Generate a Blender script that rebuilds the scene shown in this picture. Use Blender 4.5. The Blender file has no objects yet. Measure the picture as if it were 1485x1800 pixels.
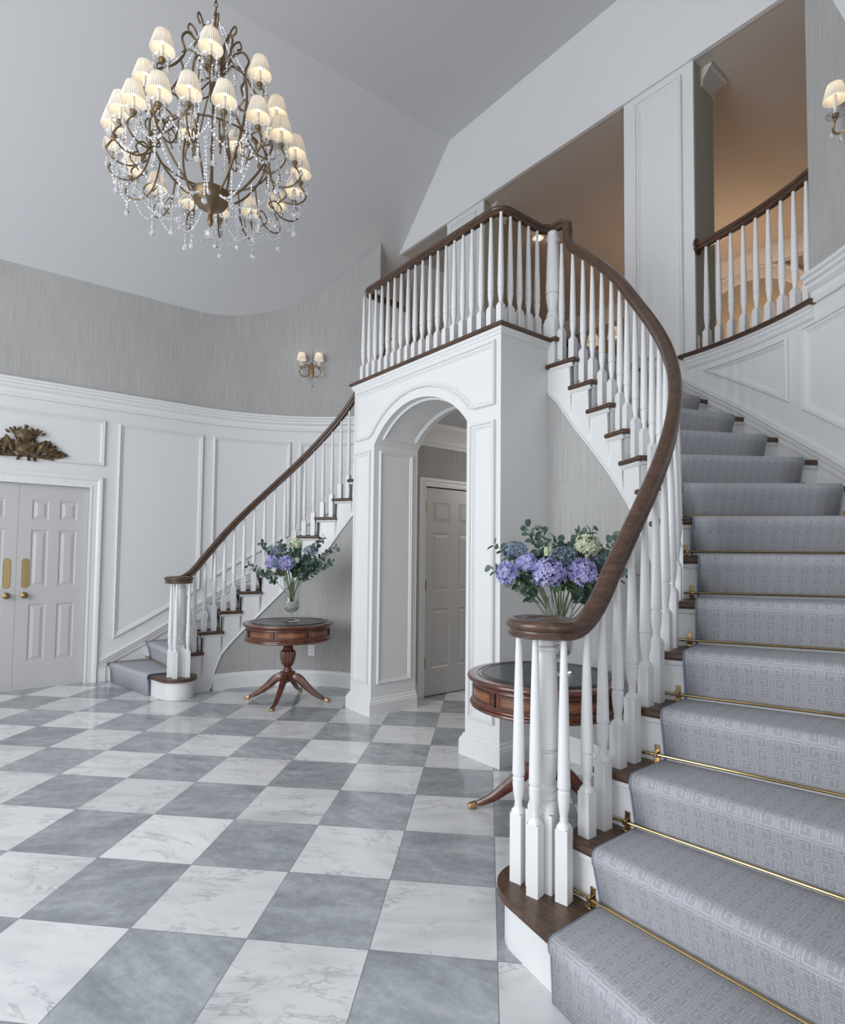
import bpy, bmesh, math, random
from math import sin, cos, pi, radians, sqrt, atan2, hypot
from mathutils import Vector, Matrix, noise
random.seed(7)
S = bpy.context.scene
COL = S.collection

# ------------------------------------------------------------------ camera
cam_d = bpy.data.cameras.new('camera')
cam = bpy.data.objects.new('camera', cam_d)
COL.objects.link(cam)
Rv = Vector((0.6209148, 0.78381198, 0.01017792)).normalized()
Fv = Vector((-0.78335586, 0.619975, 0.04454887)).normalized()
Uv = Rv.cross(Fv).normalized()
mat = Matrix.Identity(4)
for i in range(3):
    mat[i][0] = Rv[i]; mat[i][1] = Uv[i]; mat[i][2] = -Fv[i]
mat.translation = Vector((3.7247, -2.8994, 1.412))
cam.matrix_world = mat
cam_d.sensor_fit = 'HORIZONTAL'
cam_d.sensor_width = 36.0
cam_d.lens = 1022.96 * 36.0 / 1485.0
cam_d.shift_x = (742.5 - 737.37) / 1485.0
cam_d.shift_y = (931.84 - 900.0) / 1485.0
cam_d.clip_start = 0.02
cam_d.clip_end = 100
S.camera = cam

# ------------------------------------------------------------------ world, exposure, daylight
S.view_settings.view_transform = 'Standard'
S.view_settings.look = 'None'
S.view_settings.gamma = 1.0
S.view_settings.use_curve_mapping = False
S.view_settings.exposure = 0.08
wd = bpy.data.worlds.new('world'); S.world = wd
wd.use_nodes = True
wd.node_tree.nodes['Background'].inputs[0].default_value = (0.90, 0.94, 1.0, 1)
wd.node_tree.nodes['Background'].inputs[1].default_value = 1.0

def area_light(name, loc, target, sx, sy, power, color):
    l = bpy.data.lights.new(name, 'AREA')
    l.shape = 'RECTANGLE'; l.size = sx; l.size_y = sy
    l.energy = power; l.color = color
    o = bpy.data.objects.new(name, l); COL.objects.link(o)
    o.location = loc
    o.rotation_euler = (Vector(target) - Vector(loc)).to_track_quat('-Z', 'Y').to_euler()
    return o
# daylight through the tall front windows and the door of the entrance wall
area_light('daylight_front', (0.7, -6.7, 2.7), (-0.2, 0.0, 2.6), 4.2, 4.0, 345, (0.915, 0.95, 1.0))
# added fill light beyond the camera's doorway, no window behind it
area_light('side_fill', (6.0, -3.6, 1.6), (2.4, -1.0, 1.0), 2.0, 1.8, 28, (0.95, 0.97, 1.0))

# ------------------------------------------------------------------ node helpers
def new_mat(name, base=(0.8, 0.8, 0.8), rough=0.5, metal=0.0, **kw):
    m = bpy.data.materials.new(name); m.use_nodes = True
    b = m.node_tree.nodes['Principled BSDF']
    b.inputs['Base Color'].default_value = (*base, 1)
    b.inputs['Roughness'].default_value = rough
    b.inputs['Metallic'].default_value = metal
    for k, v in kw.items():
        b.inputs[k.replace('_', ' ')].default_value = v
    return m
class NT:
    def __init__(s, m):
        s.t = m.node_tree; s.b = s.t.nodes['Principled BSDF']
    def n(s, typ, **kw):
        nd = s.t.nodes.new(typ)
        for k, v in kw.items(): setattr(nd, k, v)
        return nd
    def l(s, a, b): s.t.links.new(a, b)
    def math(s, op, a, b=None, c=None):
        nd = s.n('ShaderNodeMath', operation=op)
        for i, v in enumerate((a, b, c)):
            if v is None: continue
            if isinstance(v, (int, float)): nd.inputs[i].default_value = v
            else: s.l(v, nd.inputs[i])
        return nd.outputs[0]
    def coord(s, kind='Object'):
        return s.n('ShaderNodeTexCoord').outputs[kind]
    def mapping(s, vec, scale=(1, 1, 1), rot=(0, 0, 0), loc=(0, 0, 0)):
        nd = s.n('ShaderNodeMapping')
        s.l(vec, nd.inputs[0]); nd.inputs['Scale'].default_value = scale
        nd.inputs['Rotation'].default_value = rot; nd.inputs['Location'].default_value = loc
        return nd.outputs[0]
    def noise(s, vec, scale, detail=4, rough=0.5, dist=0.0):
        nd = s.n('ShaderNodeTexNoise')
        if vec is not None: s.l(vec, nd.inputs['Vector'])
        nd.inputs['Scale'].default_value = scale; nd.inputs['Detail'].default_value = detail
        nd.inputs['Roughness'].default_value = rough; nd.inputs['Distortion'].default_value = dist
        return nd.outputs[0]
    def ramp(s, fac, stops):
        nd = s.n('ShaderNodeValToRGB'); s.l(fac, nd.inputs[0])
        e = nd.color_ramp.elements
        while len(e) > 1: e.remove(e[-1])
        e[0].position = stops[0][0]; e[0].color = (*stops[0][1], 1)
        for p, c in stops[1:]:
            x = e.new(p); x.color = (*c, 1)
        return nd.outputs[0]
    def mix(s, fac, a, b, blend='MIX'):
        nd = s.n('ShaderNodeMix', data_type='RGBA', blend_type=blend)
        if isinstance(fac, (int, float)): nd.inputs[0].default_value = fac
        else: s.l(fac, nd.inputs[0])
        for i, v in ((6, a), (7, b)):
            if isinstance(v, tuple): nd.inputs[i].default_value = (*v, 1)
            else: s.l(v, nd.inputs[i])
        return nd.outputs[2]
    def bump(s, h, strength=0.2, dist=0.01):
        nd = s.n('ShaderNodeBump'); nd.inputs['Strength'].default_value = strength
        nd.inputs['Distance'].default_value = dist
        s.l(h, nd.inputs['Height']); s.l(nd.outputs[0], s.b.inputs['Normal'])
    def base(s, c): s.l(c, s.b.inputs['Base Color'])

M = {}
def paint(name, c, rough):
    m = new_mat(name, c, rough); t = NT(m)
    M[name] = m
paint('white_paint', (0.77, 0.772, 0.77), 0.32)
paint('wall_paint', (0.74, 0.742, 0.74), 0.38)
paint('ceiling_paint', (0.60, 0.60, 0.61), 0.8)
paint('header_paint', (0.76, 0.76, 0.76), 0.7)
paint('door_paint', (0.54, 0.53, 0.52), 0.35)  # darkened further to stand in for weaker light on the double doors
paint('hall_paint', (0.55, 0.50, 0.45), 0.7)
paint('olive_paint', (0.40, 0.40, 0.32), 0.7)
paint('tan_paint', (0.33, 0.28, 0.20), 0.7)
paint('hall_trim', (0.62, 0.57, 0.52), 0.5)

def cloth_wall():
    m = new_mat('grasscloth', (0.45, 0.44, 0.43), 0.85); t = NT(m)
    g = t.n('ShaderNodeTexCoord').outputs['UV']
    a = t.noise(t.mapping(g, (95, 2.2, 1)), 1.0, 5, 0.65)
    b = t.noise(t.mapping(g, (3, 130, 1)), 1.0, 4, 0.6)
    c = t.noise(t.mapping(g, (1.1, 0.8, 1)), 1.0, 2, 0.5)
    f = t.math('ADD', t.math('MULTIPLY', a, 0.55), t.math('ADD', t.math('MULTIPLY', b, 0.25), t.math('MULTIPLY', c, 0.20)))
    t.base(t.ramp(f, [(0.32, (0.33, 0.325, 0.31)), (0.5, (0.42, 0.415, 0.402)), (0.66, (0.51, 0.505, 0.49))]))
    t.bump(f, 0.15, 0.004)
    M['grasscloth'] = m
cloth_wall()

def wood(name, c1, c2, c3, rough, scale=1.0, coat=0.3, grain=(14, 14, 55)):
    m = new_mat(name, c2, rough); t = NT(m)
    o = t.coord()
    w = t.noise(t.mapping(o, tuple(g * scale for g in grain), (0.35, 0.2, 0.0) if grain[0] == 14 else (0, 0, 0.25)), 1.0, 6, 0.62, 0.6)
    f = t.noise(t.mapping(o, (60, 9, 60), (0, 0, 0.8)), 1.3, 4, 0.6)
    v = t.math('ADD', t.math('MULTIPLY', w, 0.65), t.math('MULTIPLY', f, 0.35))
    t.base(t.ramp(v, [(0.32, c1), (0.5, c2), (0.68, c3)]))
    t.bump(v, 0.08, 0.003)
    m.node_tree.nodes['Principled BSDF'].inputs['Coat Weight'].default_value = coat
    m.node_tree.nodes['Principled BSDF'].inputs['Coat Roughness'].default_value = 0.25
    M[name] = m
wood('walnut', (0.028, 0.013, 0.007), (0.080, 0.040, 0.022), (0.135, 0.073, 0.043), 0.30)
wood('oak_tread', (0.022, 0.010, 0.005), (0.075, 0.038, 0.020), (0.16, 0.086, 0.048), 0.42, 1.0, 0.15, (7, 85, 30))
wood('mahogany', (0.030, 0.008, 0.004), (0.11, 0.030, 0.013), (0.20, 0.062, 0.025), 0.25, 0.7, 0.6)
wood('burl', (0.07, 0.016, 0.006), (0.20, 0.062, 0.022), (0.34, 0.125, 0.045), 0.25, 0.35, 0.6)
M['dark_inlay'] = new_mat('dark_inlay', (0.012, 0.006, 0.004), 0.35)
lt = new_mat('leather', (0.028, 0.032, 0.036), 0.30); tl = NT(lt)
tl.base(tl.ramp(tl.noise(tl.coord(), 9, 6, 0.65), [(0.3, (0.016, 0.019, 0.023)), (0.7, (0.055, 0.06, 0.068))]))
M['leather'] = lt
M['brass'] = new_mat('brass', (0.40, 0.29, 0.14), 0.14, 1.0)
M['antique_brass'] = new_mat('antique_brass', (0.30, 0.20, 0.10), 0.38, 1.0)
M['gilt_iron'] = new_mat('gilt_iron', (0.20, 0.14, 0.08), 0.38, 0.8)
M['candle'] = new_mat('candle', (0.80, 0.77, 0.70), 0.5)
M['black_metal'] = new_mat('black_metal', (0.01, 0.01, 0.01), 0.4)
M['plastic'] = new_mat('plastic', (0.78, 0.78, 0.77), 0.4)
def thin_glass(name, tint, gain, rough):
    m = bpy.data.materials.new(name); m.use_nodes = True
    nt = m.node_tree; nt.nodes.clear(); N = nt.nodes.new
    out = N('ShaderNodeOutputMaterial'); tr = N('ShaderNodeBsdfTransparent'); tr.inputs[0].default_value = (*tint, 1)
    gl = N('ShaderNodeBsdfGlossy'); gl.inputs['Roughness'].default_value = rough
    fr = N('ShaderNodeLayerWeight'); fr.inputs[0].default_value = 0.28
    mt = N('ShaderNodeMath'); mt.operation = 'MULTIPLY'; mt.inputs[1].default_value = gain; mt.use_clamp = True
    mx = N('ShaderNodeMixShader'); L = nt.links.new
    L(fr.outputs['Facing'], mt.inputs[0]); L(mt.outputs[0], mx.inputs[0]); L(tr.outputs[0], mx.inputs[1]); L(gl.outputs[0], mx.inputs[2]); L(mx.outputs[0], out.inputs[0])
    M[name] = m
thin_glass('glass', (0.95, 0.96, 0.96), 0.75, 0.03)
thin_glass('dish_glass', (0.92, 0.93, 0.94), 1.0, 0.08)
M['crystal'] = new_mat('crystal', (0.97, 0.98, 1.0), 0.03, IOR=1.6, Transmission_Weight=0.80)
M['solid_glass'] = new_mat('solid_glass', (1, 1, 1), 0.02, IOR=1.5, Transmission_Weight=1.0)
bulb = bpy.data.materials.new('bulb'); bulb.use_nodes = True
bb = bulb.node_tree.nodes['Principled BSDF']
bb.inputs['Base Color'].default_value = (1, 0.9, 0.75, 1)
bb.inputs['Emission Color'].default_value = (1.0, 0.78, 0.50, 1)
bb.inputs['Emission Strength'].default_value = 14.0
M['bulb'] = bulb
dl = bpy.data.materials.new('downlight_glow'); dl.use_nodes = True
bb = dl.node_tree.nodes['Principled BSDF']
bb.inputs['Emission Color'].default_value = (1.0, 0.8, 0.55, 1); bb.inputs['Emission Strength'].default_value = 25
M['downlight'] = dl
def shade_mat():
    m = bpy.data.materials.new('pleated_silk'); m.use_nodes = True
    nt = m.node_tree; nt.nodes.clear()
    out = nt.nodes.new('ShaderNodeOutputMaterial')
    d = nt.nodes.new('ShaderNodeBsdfDiffuse'); d.inputs[0].default_value = (0.88, 0.86, 0.82, 1)
    tr = nt.nodes.new('ShaderNodeBsdfTranslucent'); tr.inputs[0].default_value = (0.90, 0.84, 0.74, 1)
    mx = nt.nodes.new('ShaderNodeMixShader'); mx.inputs[0].default_value = 0.23
    nt.links.new(d.outputs[0], mx.inputs[1]); nt.links.new(tr.outputs[0], mx.inputs[2])
    nt.links.new(mx.outputs[0], out.inputs[0])
    M['silk'] = m
shade_mat()

def leafmat(name, c1, c2, rough=0.6):
    m = new_mat(name, c1, rough); t = NT(m)
    t.base(t.ramp(t.noise(t.coord(), 22, 3), [(0.35, c1), (0.65, c2)]))
    M[name] = m
leafmat('eucalyptus', (0.055, 0.10, 0.075), (0.13, 0.20, 0.155))
leafmat('green_leaf', (0.05, 0.12, 0.03), (0.10, 0.20, 0.06), 0.45)
leafmat('stem_green', (0.08, 0.13, 0.035), (0.15, 0.20, 0.07))
leafmat('lilac_petal', (0.27, 0.26, 0.56), (0.52, 0.50, 0.80))
leafmat('teal_floret', (0.10, 0.16, 0.18), (0.24, 0.30, 0.42))
leafmat('ivory_petal', (0.50, 0.56, 0.34), (0.74, 0.76, 0.60))
leafmat('bud_green', (0.30, 0.40, 0.20), (0.50, 0.58, 0.38))
M['pebble'] = new_mat('pebble', (0.74, 0.73, 0.71), 0.5)
gm = new_mat('gilt_crest', (0.12, 0.075, 0.04), 0.5, 0.45); tg = NT(gm)
tg.base(tg.ramp(tg.noise(tg.coord(), 40, 4), [(0.3, (0.030, 0.018, 0.010)), (0.7, (0.22, 0.145, 0.075))]))
M['crest'] = gm

# ---------------- marble checkerboard, tiles at 45 degrees to the arch
def floor_mat():
    m = new_mat('marble_checker', (0.7, 0.7, 0.7), 0.16); t = NT(m)
    T = 0.4572
    p = t.mapping(t.coord(), (1, 1, 1), (0, 0, 0), (0.005, -0.892, 0))
    r = t.n('ShaderNodeVectorRotate', rotation_type='Z_AXIS'); t.l(p, r.inputs[0]); r.inputs['Angle'].default_value = -pi / 4
    sc = t.n('ShaderNodeVectorMath', operation='SCALE'); t.l(r.outputs[0], sc.inputs[0]); sc.inputs['Scale'].default_value = 1 / T
    xyz = t.n('ShaderNodeSeparateXYZ'); t.l(sc.outputs[0], xyz.inputs[0])
    fx = t.math('FLOOR', xyz.outputs[0]); fy = t.math('FLOOR', xyz.outputs[1])
    par = t.math('MODULO', t.math('ADD', t.math('ADD', fx, fy), 200.0), 2.0)
    par = t.math('GREATER_THAN', par, 0.5)
    idv = t.n('ShaderNodeCombineXYZ'); t.l(fx, idv.inputs[0]); t.l(fy, idv.inputs[1])
    wn = t.n('ShaderNodeTexWhiteNoise', noise_dimensions='3D'); t.l(idv.outputs[0], wn.inputs[0])
    off = t.n('ShaderNodeVectorMath', operation='MULTIPLY_ADD')
    t.l(wn.outputs['Color'], off.inputs[0]); off.inputs[1].default_value = (30, 30, 30); t.l(sc.outputs[0], off.inputs[2])
    # slight turn of the veining from tile to tile
    r2 = t.n('ShaderNodeVectorRotate', rotation_type='Z_AXIS'); t.l(off.outputs[0], r2.inputs[0])
    t.l(t.math('MULTIPLY_ADD', wn.outputs['Value'], 0.9, -0.4), r2.inputs['Angle'])
    v = r2.outputs[0]
    # white marble: faint clouds and sparse thin veins
    warp = t.noise(t.mapping(v, (1.0, 1.0, 1)), 2.2, 5, 0.6)
    n1 = t.noise(t.mapping(v, (0.7, 1.7, 1), (0, 0, 0.5)), 1.5, 12, 0.64, 0.5)
    vein = t.math('ABSOLUTE', t.math('SUBTRACT', n1, 0.5))
    veinm = t.ramp(vein, [(0.0, (1, 1, 1)), (0.006, (0.5, 0.5, 0.5)), (0.022, (0, 0, 0))])
    gate = t.ramp(warp, [(0.42, (0, 0, 0)), (0.56, (1, 1, 1))])
    vm = t.math('MULTIPLY', t.math('MULTIPLY', veinm, gate), 0.58)
    cloud = t.noise(t.mapping(v, (1.0, 3.2, 1), (0, 0, 0.5)), 1.1, 6, 0.55, 0.4)
    white = t.ramp(cloud, [(0.3, (0.62, 0.63, 0.64)), (0.5, (0.75, 0.755, 0.76)), (0.7, (0.80, 0.803, 0.805))])
    white = t.mix(vm, white, (0.24, 0.25, 0.27))
    # grey marble: soft cloudy bands
    g1 = t.noise(t.mapping(v, (0.9, 2.6, 1), (0, 0, 0.65)), 1.3, 9, 0.62, 0.5)
    g2 = t.noise(v, 9.0, 8, 0.75)
    gg = t.math('ADD', t.math('MULTIPLY', g1, 0.62), t.math('MULTIPLY', g2, 0.38))
    grey = t.ramp(gg, [(0.33, (0.22, 0.235, 0.26)), (0.5, (0.35, 0.37, 0.395)), (0.66, (0.52, 0.54, 0.56))])
    shade = t.math('MULTIPLY_ADD', wn.outputs['Value'], 0.22, 0.89)
    col = t.mix(par, white, grey)
    sh = t.n('ShaderNodeCombineXYZ')
    for i in range(3): t.l(shade, sh.inputs[i])
    col = t.mix(1.0, col, sh.outputs[0], 'MULTIPLY')
    # grout
    def edge(c):
        f = t.math('FRACT', c)
        return t.math('MINIMUM', f, t.math('SUBTRACT', 1.0, f))
    e = t.math('MINIMUM', edge(xyz.outputs[0]), edge(xyz.outputs[1]))
    g = t.math('LESS_THAN', e, 0.0035)
    col = t.mix(g, col, (0.20, 0.20, 0.21))
    t.base(col)
    rr = t.math('MULTIPLY_ADD', g, 0.5, 0.17); t.l(rr, t.b.inputs['Roughness'])
    t.b.inputs['Specular IOR Level'].default_value = 0.45
    M['floor'] = m
floor_mat()

# ---------------- stair runner: greek key lines woven into grey wool
def carpet_mat():
    m = new_mat('runner_wool', (0.4, 0.4, 0.44), 0.95); t = NT(m)
    uv = t.n('ShaderNodeTexCoord').outputs['UV']
    s = t.n('ShaderNodeSeparateXYZ'); t.l(uv, s.inputs[0])
    P = 0.052
    U = t.math('DIVIDE', s.outputs[0], P); V = t.math('DIVIDE', s.outputs[1], P)
    # every second column of keys is flipped
    cu = t.math('FLOOR', U); cv = t.math('FLOOR', V)
    fu = t.math('FRACT', U); fv = t.math('FRACT', V)
    flip = t.math('GREATER_THAN', t.math('MODULO', t.math('ADD', t.math('ADD', cu, cv), 400.0), 2.0), 0.5)
    fuf = t.math('ADD', t.math('MULTIPLY', fu, t.math('SUBTRACT', 1.0, flip)), t.math('MULTIPLY', t.math('SUBTRACT', 1.0, fu), flip))
    def line(c, p, w=0.048): return t.math('LESS_THAN', t.math('ABSOLUTE', t.math('SUBTRACT', c, p)), w)
    def rng(c, a, b): return t.math('MULTIPLY', t.math('GREATER_THAN', c, a), t.math('LESS_THAN', c, b))
    segs = [
        (line(fu, 0.05, 0.03), None), (line(fu, 0.95, 0.03), None),
        (line(fuf, 0.20), rng(fv, 0.12, 0.90)),
        (line(fv, 0.14), rng(fuf, 0.18, 0.86)),
        (line(fuf, 0.84), rng(fv, 0.12, 0.74)),
        (line(fv, 0.72), rng(fuf, 0.42, 0.86)),
        (line(fuf, 0.46), rng(fv, 0.36, 0.74)),
        (line(fv, 0.96, 0.05), rng(fuf, 0.05, 0.95)),
    ]
    acc = None
    for a, b in segs:
        x = a if b is None else t.math('MULTIPLY', a, b)
        acc = x if acc is None else t.math('MAXIMUM', acc, x)
    # weave: fine ribs across the pattern
    wx = t.math('SINE', t.math('MULTIPLY', s.outputs[0], 2 * pi / 0.0075))
    wy = t.math('SINE', t.math('MULTIPLY', s.outputs[1], 2 * pi / 0.0075))
    weave = t.math('MULTIPLY_ADD', t.math('MULTIPLY', wx, wy), 0.5, 0.5)
    fuzz = t.noise(t.mapping(uv, (160, 160, 1)), 1.0, 3, 0.7)
    blot = t.noise(t.mapping(uv, (5, 5, 1)), 1.0, 3, 0.6)
    low = t.ramp(fuzz, [(0.3, (0.33, 0.335, 0.365)), (0.7, (0.49, 0.495, 0.53))])
    hi = t.ramp(fuzz, [(0.3, (0.58, 0.575, 0.59)), (0.7, (0.76, 0.755, 0.765))])
    fac = t.math('MULTIPLY', acc, 0.60)
    c = t.mix(fac, low, hi)
    c = t.mix(t.math('MULTIPLY', weave, 0.40), c, (0.20, 0.205, 0.24))
    c = t.mix(t.math('MULTIPLY', blot, 0.18), c, (0.46, 0.47, 0.52))
    t.base(c)
    h = t.math('ADD', t.math('MULTIPLY', acc, 0.6), t.math('MULTIPLY', weave, 0.4))
    t.bump(h, 0.5, 0.003)
    M['runner'] = m
carpet_mat()
M['binding'] = new_mat('binding', (0.20, 0.235, 0.30), 0.9)

# ------------------------------------------------------------------ mesh helpers
class MB:
    def __init__(s): s.v = []; s.f = []; s.uv = {}
    def add(s, pts): 
        i = len(s.v); s.v += [tuple(p) for p in pts]; return i
    def face(s, *idx, uv=None):
        s.f.append(tuple(idx))
        if uv: s.uv[len(s.f) - 1] = uv
    def quad(s, a, b, c, d, uv=None):
        i = s.add([a, b, c, d]); s.face(i, i + 1, i + 2, i + 3, uv=uv)
    def box(s, lo, hi, M4=None):
        x0, y0, z0 = lo; x1, y1, z1 = hi
        p = [(x0, y0, z0), (x1, y0, z0), (x1, y1, z0), (x0, y1, z0), (x0, y0, z1), (x1, y0, z1), (x1, y1, z1), (x0, y1, z1)]
        if M4 is not None: p = [M4 @ Vector(q) for q in p]
        i = s.add(p)
        for f in ((0, 3, 2, 1), (4, 5, 6, 7), (0, 1, 5, 4), (1, 2, 6, 5), (2, 3, 7, 6), (3, 0, 4, 7)):
            s.face(*[i + k for k in f])
    def prism(s, poly, z0, z1):
        n = len(poly); i = s.add([(x, y, z0) for x, y in poly] + [(x, y, z1) for x, y in poly])
        s.face(*[i + k for k in reversed(range(n))]); s.face(*[i + n + k for k in range(n)])
        for k in range(n):
            s.face(i + k, i + (k + 1) % n, i + n + (k + 1) % n, i + n + k)
    def rings(s, rings, close=True, cap0=True, cap1=True):
        """rings: list of equal-length point loops -> skin"""
        n = len(rings[0]); base = s.add([p for r in rings for p in r])
        for a in range(len(rings) - 1):
            for k in range(n if close else n - 1):
                k2 = (k + 1) % n
                s.face(base + a * n + k, base + a * n + k2, base + (a + 1) * n + k2, base + (a + 1) * n + k)
        if close and cap0: s.face(*[base + k for k in reversed(range(n))])
        if close and cap1: s.face(*[base + (len(rings) - 1) * n + k for k in range(n)])
    def lathe(s, prof, seg=16, c=(0, 0, 0), M4=None, cap=True, flute=None):
        rs = []
        for r, z in prof:
            ring = []
            for k in range(seg):
                a = 2 * pi * k / seg
                rr = r if flute is None else r * flute(a, z)
                p = Vector((c[0] + rr * cos(a), c[1] + rr * sin(a), c[2] + z))
                ring.append(M4 @ p if M4 is not None else p)
            rs.append(ring)
        s.rings(rs, True, cap, cap)
    def tube(s, pts, r, seg=8, caps=True):
        pts = [Vector(p) for p in pts]; n = len(pts); rs = []
        prev = None
        for i, p in enumerate(pts):
            t = (pts[min(i + 1, n - 1)] - pts[max(i - 1, 0)]).normalized()
            if prev is None:
                up = Vector((0, 0, 1)) if abs(t.z) < 0.9 else Vector((1, 0, 0))
                a = t.cross(up).normalized()
            else:
                a = (prev - t * prev.dot(t)).normalized()
            prev = a; b = t.cross(a)
            rr = r(i / (n - 1)) if callable(r) else r
            rs.append([p + (a * cos(2 * pi * k / seg) + b * sin(2 * pi * k / seg)) * rr for k in range(seg)])
        s.rings(rs, True, caps, caps)
    def ball(s, c, r, seg=10, M4=None, sq=(1, 1, 1)):
        rs = []
        nr = max(4, seg // 2)
        for i in range(1, nr):
            ph = pi * i / nr
            ring = [Vector((c[0] + r * sq[0] * sin(ph) * cos(2 * pi * k / seg), c[1] + r * sq[1] * sin(ph) * sin(2 * pi * k / seg), c[2] - r * sq[2] * cos(ph))) for k in range(seg)]
            rs.append([M4 @ p for p in ring] if M4 is not None else ring)
        s.rings(rs)
    def octa(s, c, r, h):
        c = Vector(c)
        i = s.add([c + Vector((r, 0, 0)), c + Vector((0, r, 0)), c - Vector((r, 0, 0)), c - Vector((0, r, 0)), c + Vector((0, 0, h)), c - Vector((0, 0, h))])
        for k in range(4):
            s.face(i + k, i + (k + 1) % 4, i + 4); s.face(i + (k + 1) % 4, i + k, i + 5)
    def build(s, name, mat, parent=None, smooth=0.6, mir=1, recalc=True, bevel=0, loc=None, bseg=2):
        me = bpy.data.meshes.new(name)
        vs = [(v[0] * mir, v[1], v[2]) for v in s.v]
        me.from_pydata(vs, [], s.f)
        if s.uv:
            uvl = me.uv_layers.new(name='UVMap')
            for pi_, poly in enumerate(me.polygons):
                if pi_ in s.uv:
                    for li, uv in zip(poly.loop_indices, s.uv[pi_]): uvl.data[li].uv = uv
        if recalc or mir < 0:
            bm = bmesh.new(); bm.from_mesh(me)
            if recalc: 
                bmesh.ops.remove_doubles(bm, verts=bm.verts, dist=1e-5)
                bmesh.ops.recalc_face_normals(bm, faces=bm.faces)
            bm.to_mesh(me); bm.free()
        me.materials.append(M[mat] if isinstance(mat, str) else mat)
        if smooth is not None:
            for p in me.polygons: p.use_smooth = True
            me.set_sharp_from_angle(angle=smooth)
        o = bpy.data.objects.new(name, me); COL.objects.link(o)
        if loc is not None: o.location = loc
        if parent is not None: o.parent = parent
        if bevel:
            b = o.modifiers.new('bevel', 'BEVEL'); b.width = bevel; b.segments = bseg; b.limit_method = 'ANGLE'; b.angle_limit = 0.7
            b.harden_normals = False
        return o
def empty(name, loc, label=None, cat=None, group=None, rz=0.0):
    o = bpy.data.objects.new(name, None); COL.objects.link(o)
    o.location = loc; o.rotation_euler.z = rz; o.empty_display_size = 0.1
    tag(o, label, cat, group); return o
def tag(o, label=None, cat=None, group=None, kind=None):
    if label: o['label'] = label
    if cat: o['category'] = cat
    if group: o['group'] = group
    if kind: o['kind'] = kind
    return o
def struct(o): o['kind'] = 'structure'; return o
def wm(o):
    m = Matrix.Translation(o.location) @ o.rotation_euler.to_matrix().to_4x4()
    if o.parent is not None: m = wm(o.parent) @ o.matrix_parent_inverse @ m
    return m
def attach(o, parent):
    """parent o, whose mesh is written in world coordinates"""
    o.parent = parent; o.matrix_parent_inverse = wm(parent).inverted(); return o

# ------------------------------------------------------------------ measures
RISE = 0.203
LAND = 15 * RISE           # level of landing and upper floor, 3.045
CX, CY = 1.15, -0.72       # centre of each stair's curve
RW = 2.36                  # wall radius
XW = CX + RW               # 3.51
RB = 1.275                 # baluster line
RS = 1.222                 # outer face of the open stringer
RO = 1.192                 # open ends of the treads
DEG = 0.0209
QK = [-28.5, -19.1, -9.6, 0, 9, 18.5, 28.2, 38, 47.2, 56.8, 65.8, 72.6, 81, 88.6, 97]   # tread fronts k=1..15
DK = [-11, -1.5, 6, 12, 19, 27, 34.5, 42, 50, 57, 63.5, 70.5, 77, 83, 90]
def P(q, R):
    if q < 0: return Vector((CX + R, CY + q * DEG))
    if q <= 90: return Vector((CX + R * cos(radians(q)), CY + R * sin(radians(q))))
    return Vector((CX - (q - 90) * DEG, CY + R))
def lerp(x, xs, ys):
    if x <= xs[0]: return ys[0] + (x - xs[0]) * (ys[1] - ys[0]) / (xs[1] - xs[0])
    for i in range(len(xs) - 1):
        if x <= xs[i + 1]:
            return ys[i] + (x - xs[i]) * (ys[i + 1] - ys[i]) / (xs[i + 1] - xs[i])
    return ys[-1] + (x - xs[-1]) * (ys[-1] - ys[-2]) / (xs[-1] - xs[-2])
def zn(q): return lerp(q, QK, [(k + 1) * RISE for k in range(15)])
def wall_hit(p, ang, R=RW):
    d = Vector((cos(radians(ang)), sin(radians(ang))))
    xw = CX + R
    t = (xw - p.x) / d.x if d.x > 1e-6 else 1e9
    y = p.y + t * d.y
    if y < CY: return p + d * t
    o = p - Vector((CX, CY)); b = o.dot(d); c = o.dot(o) - R * R
    return p + d * (-b + sqrt(b * b - c))
def WS(s, z, d=0.0):
    """outer wall surface: s metres along, z up, d into the room"""
    if s < 0: return Vector((XW - d, CY + s, z))
    a = s / RW; r = RW - d
    return Vector((CX + r * cos(a), CY + r * sin(a), z))
def s_of(p):
    if p.y < CY: return p.y - CY
    return atan2(p.y - CY, p.x - CX) * RW
def slope_z(x): return min(6.46, 6.46 - (abs(x) - 1.45))

# nosing line projected on the outer wall, for the skirting
SK = []
for k in range(14):
    w = wall_hit(P(QK[k], RO), DK[k]); SK.append((s_of(w), (k + 1) * RISE))
def skirt_z(s): return lerp(s, [a for a, b in SK], [b for a, b in SK]) + 0.075

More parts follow.
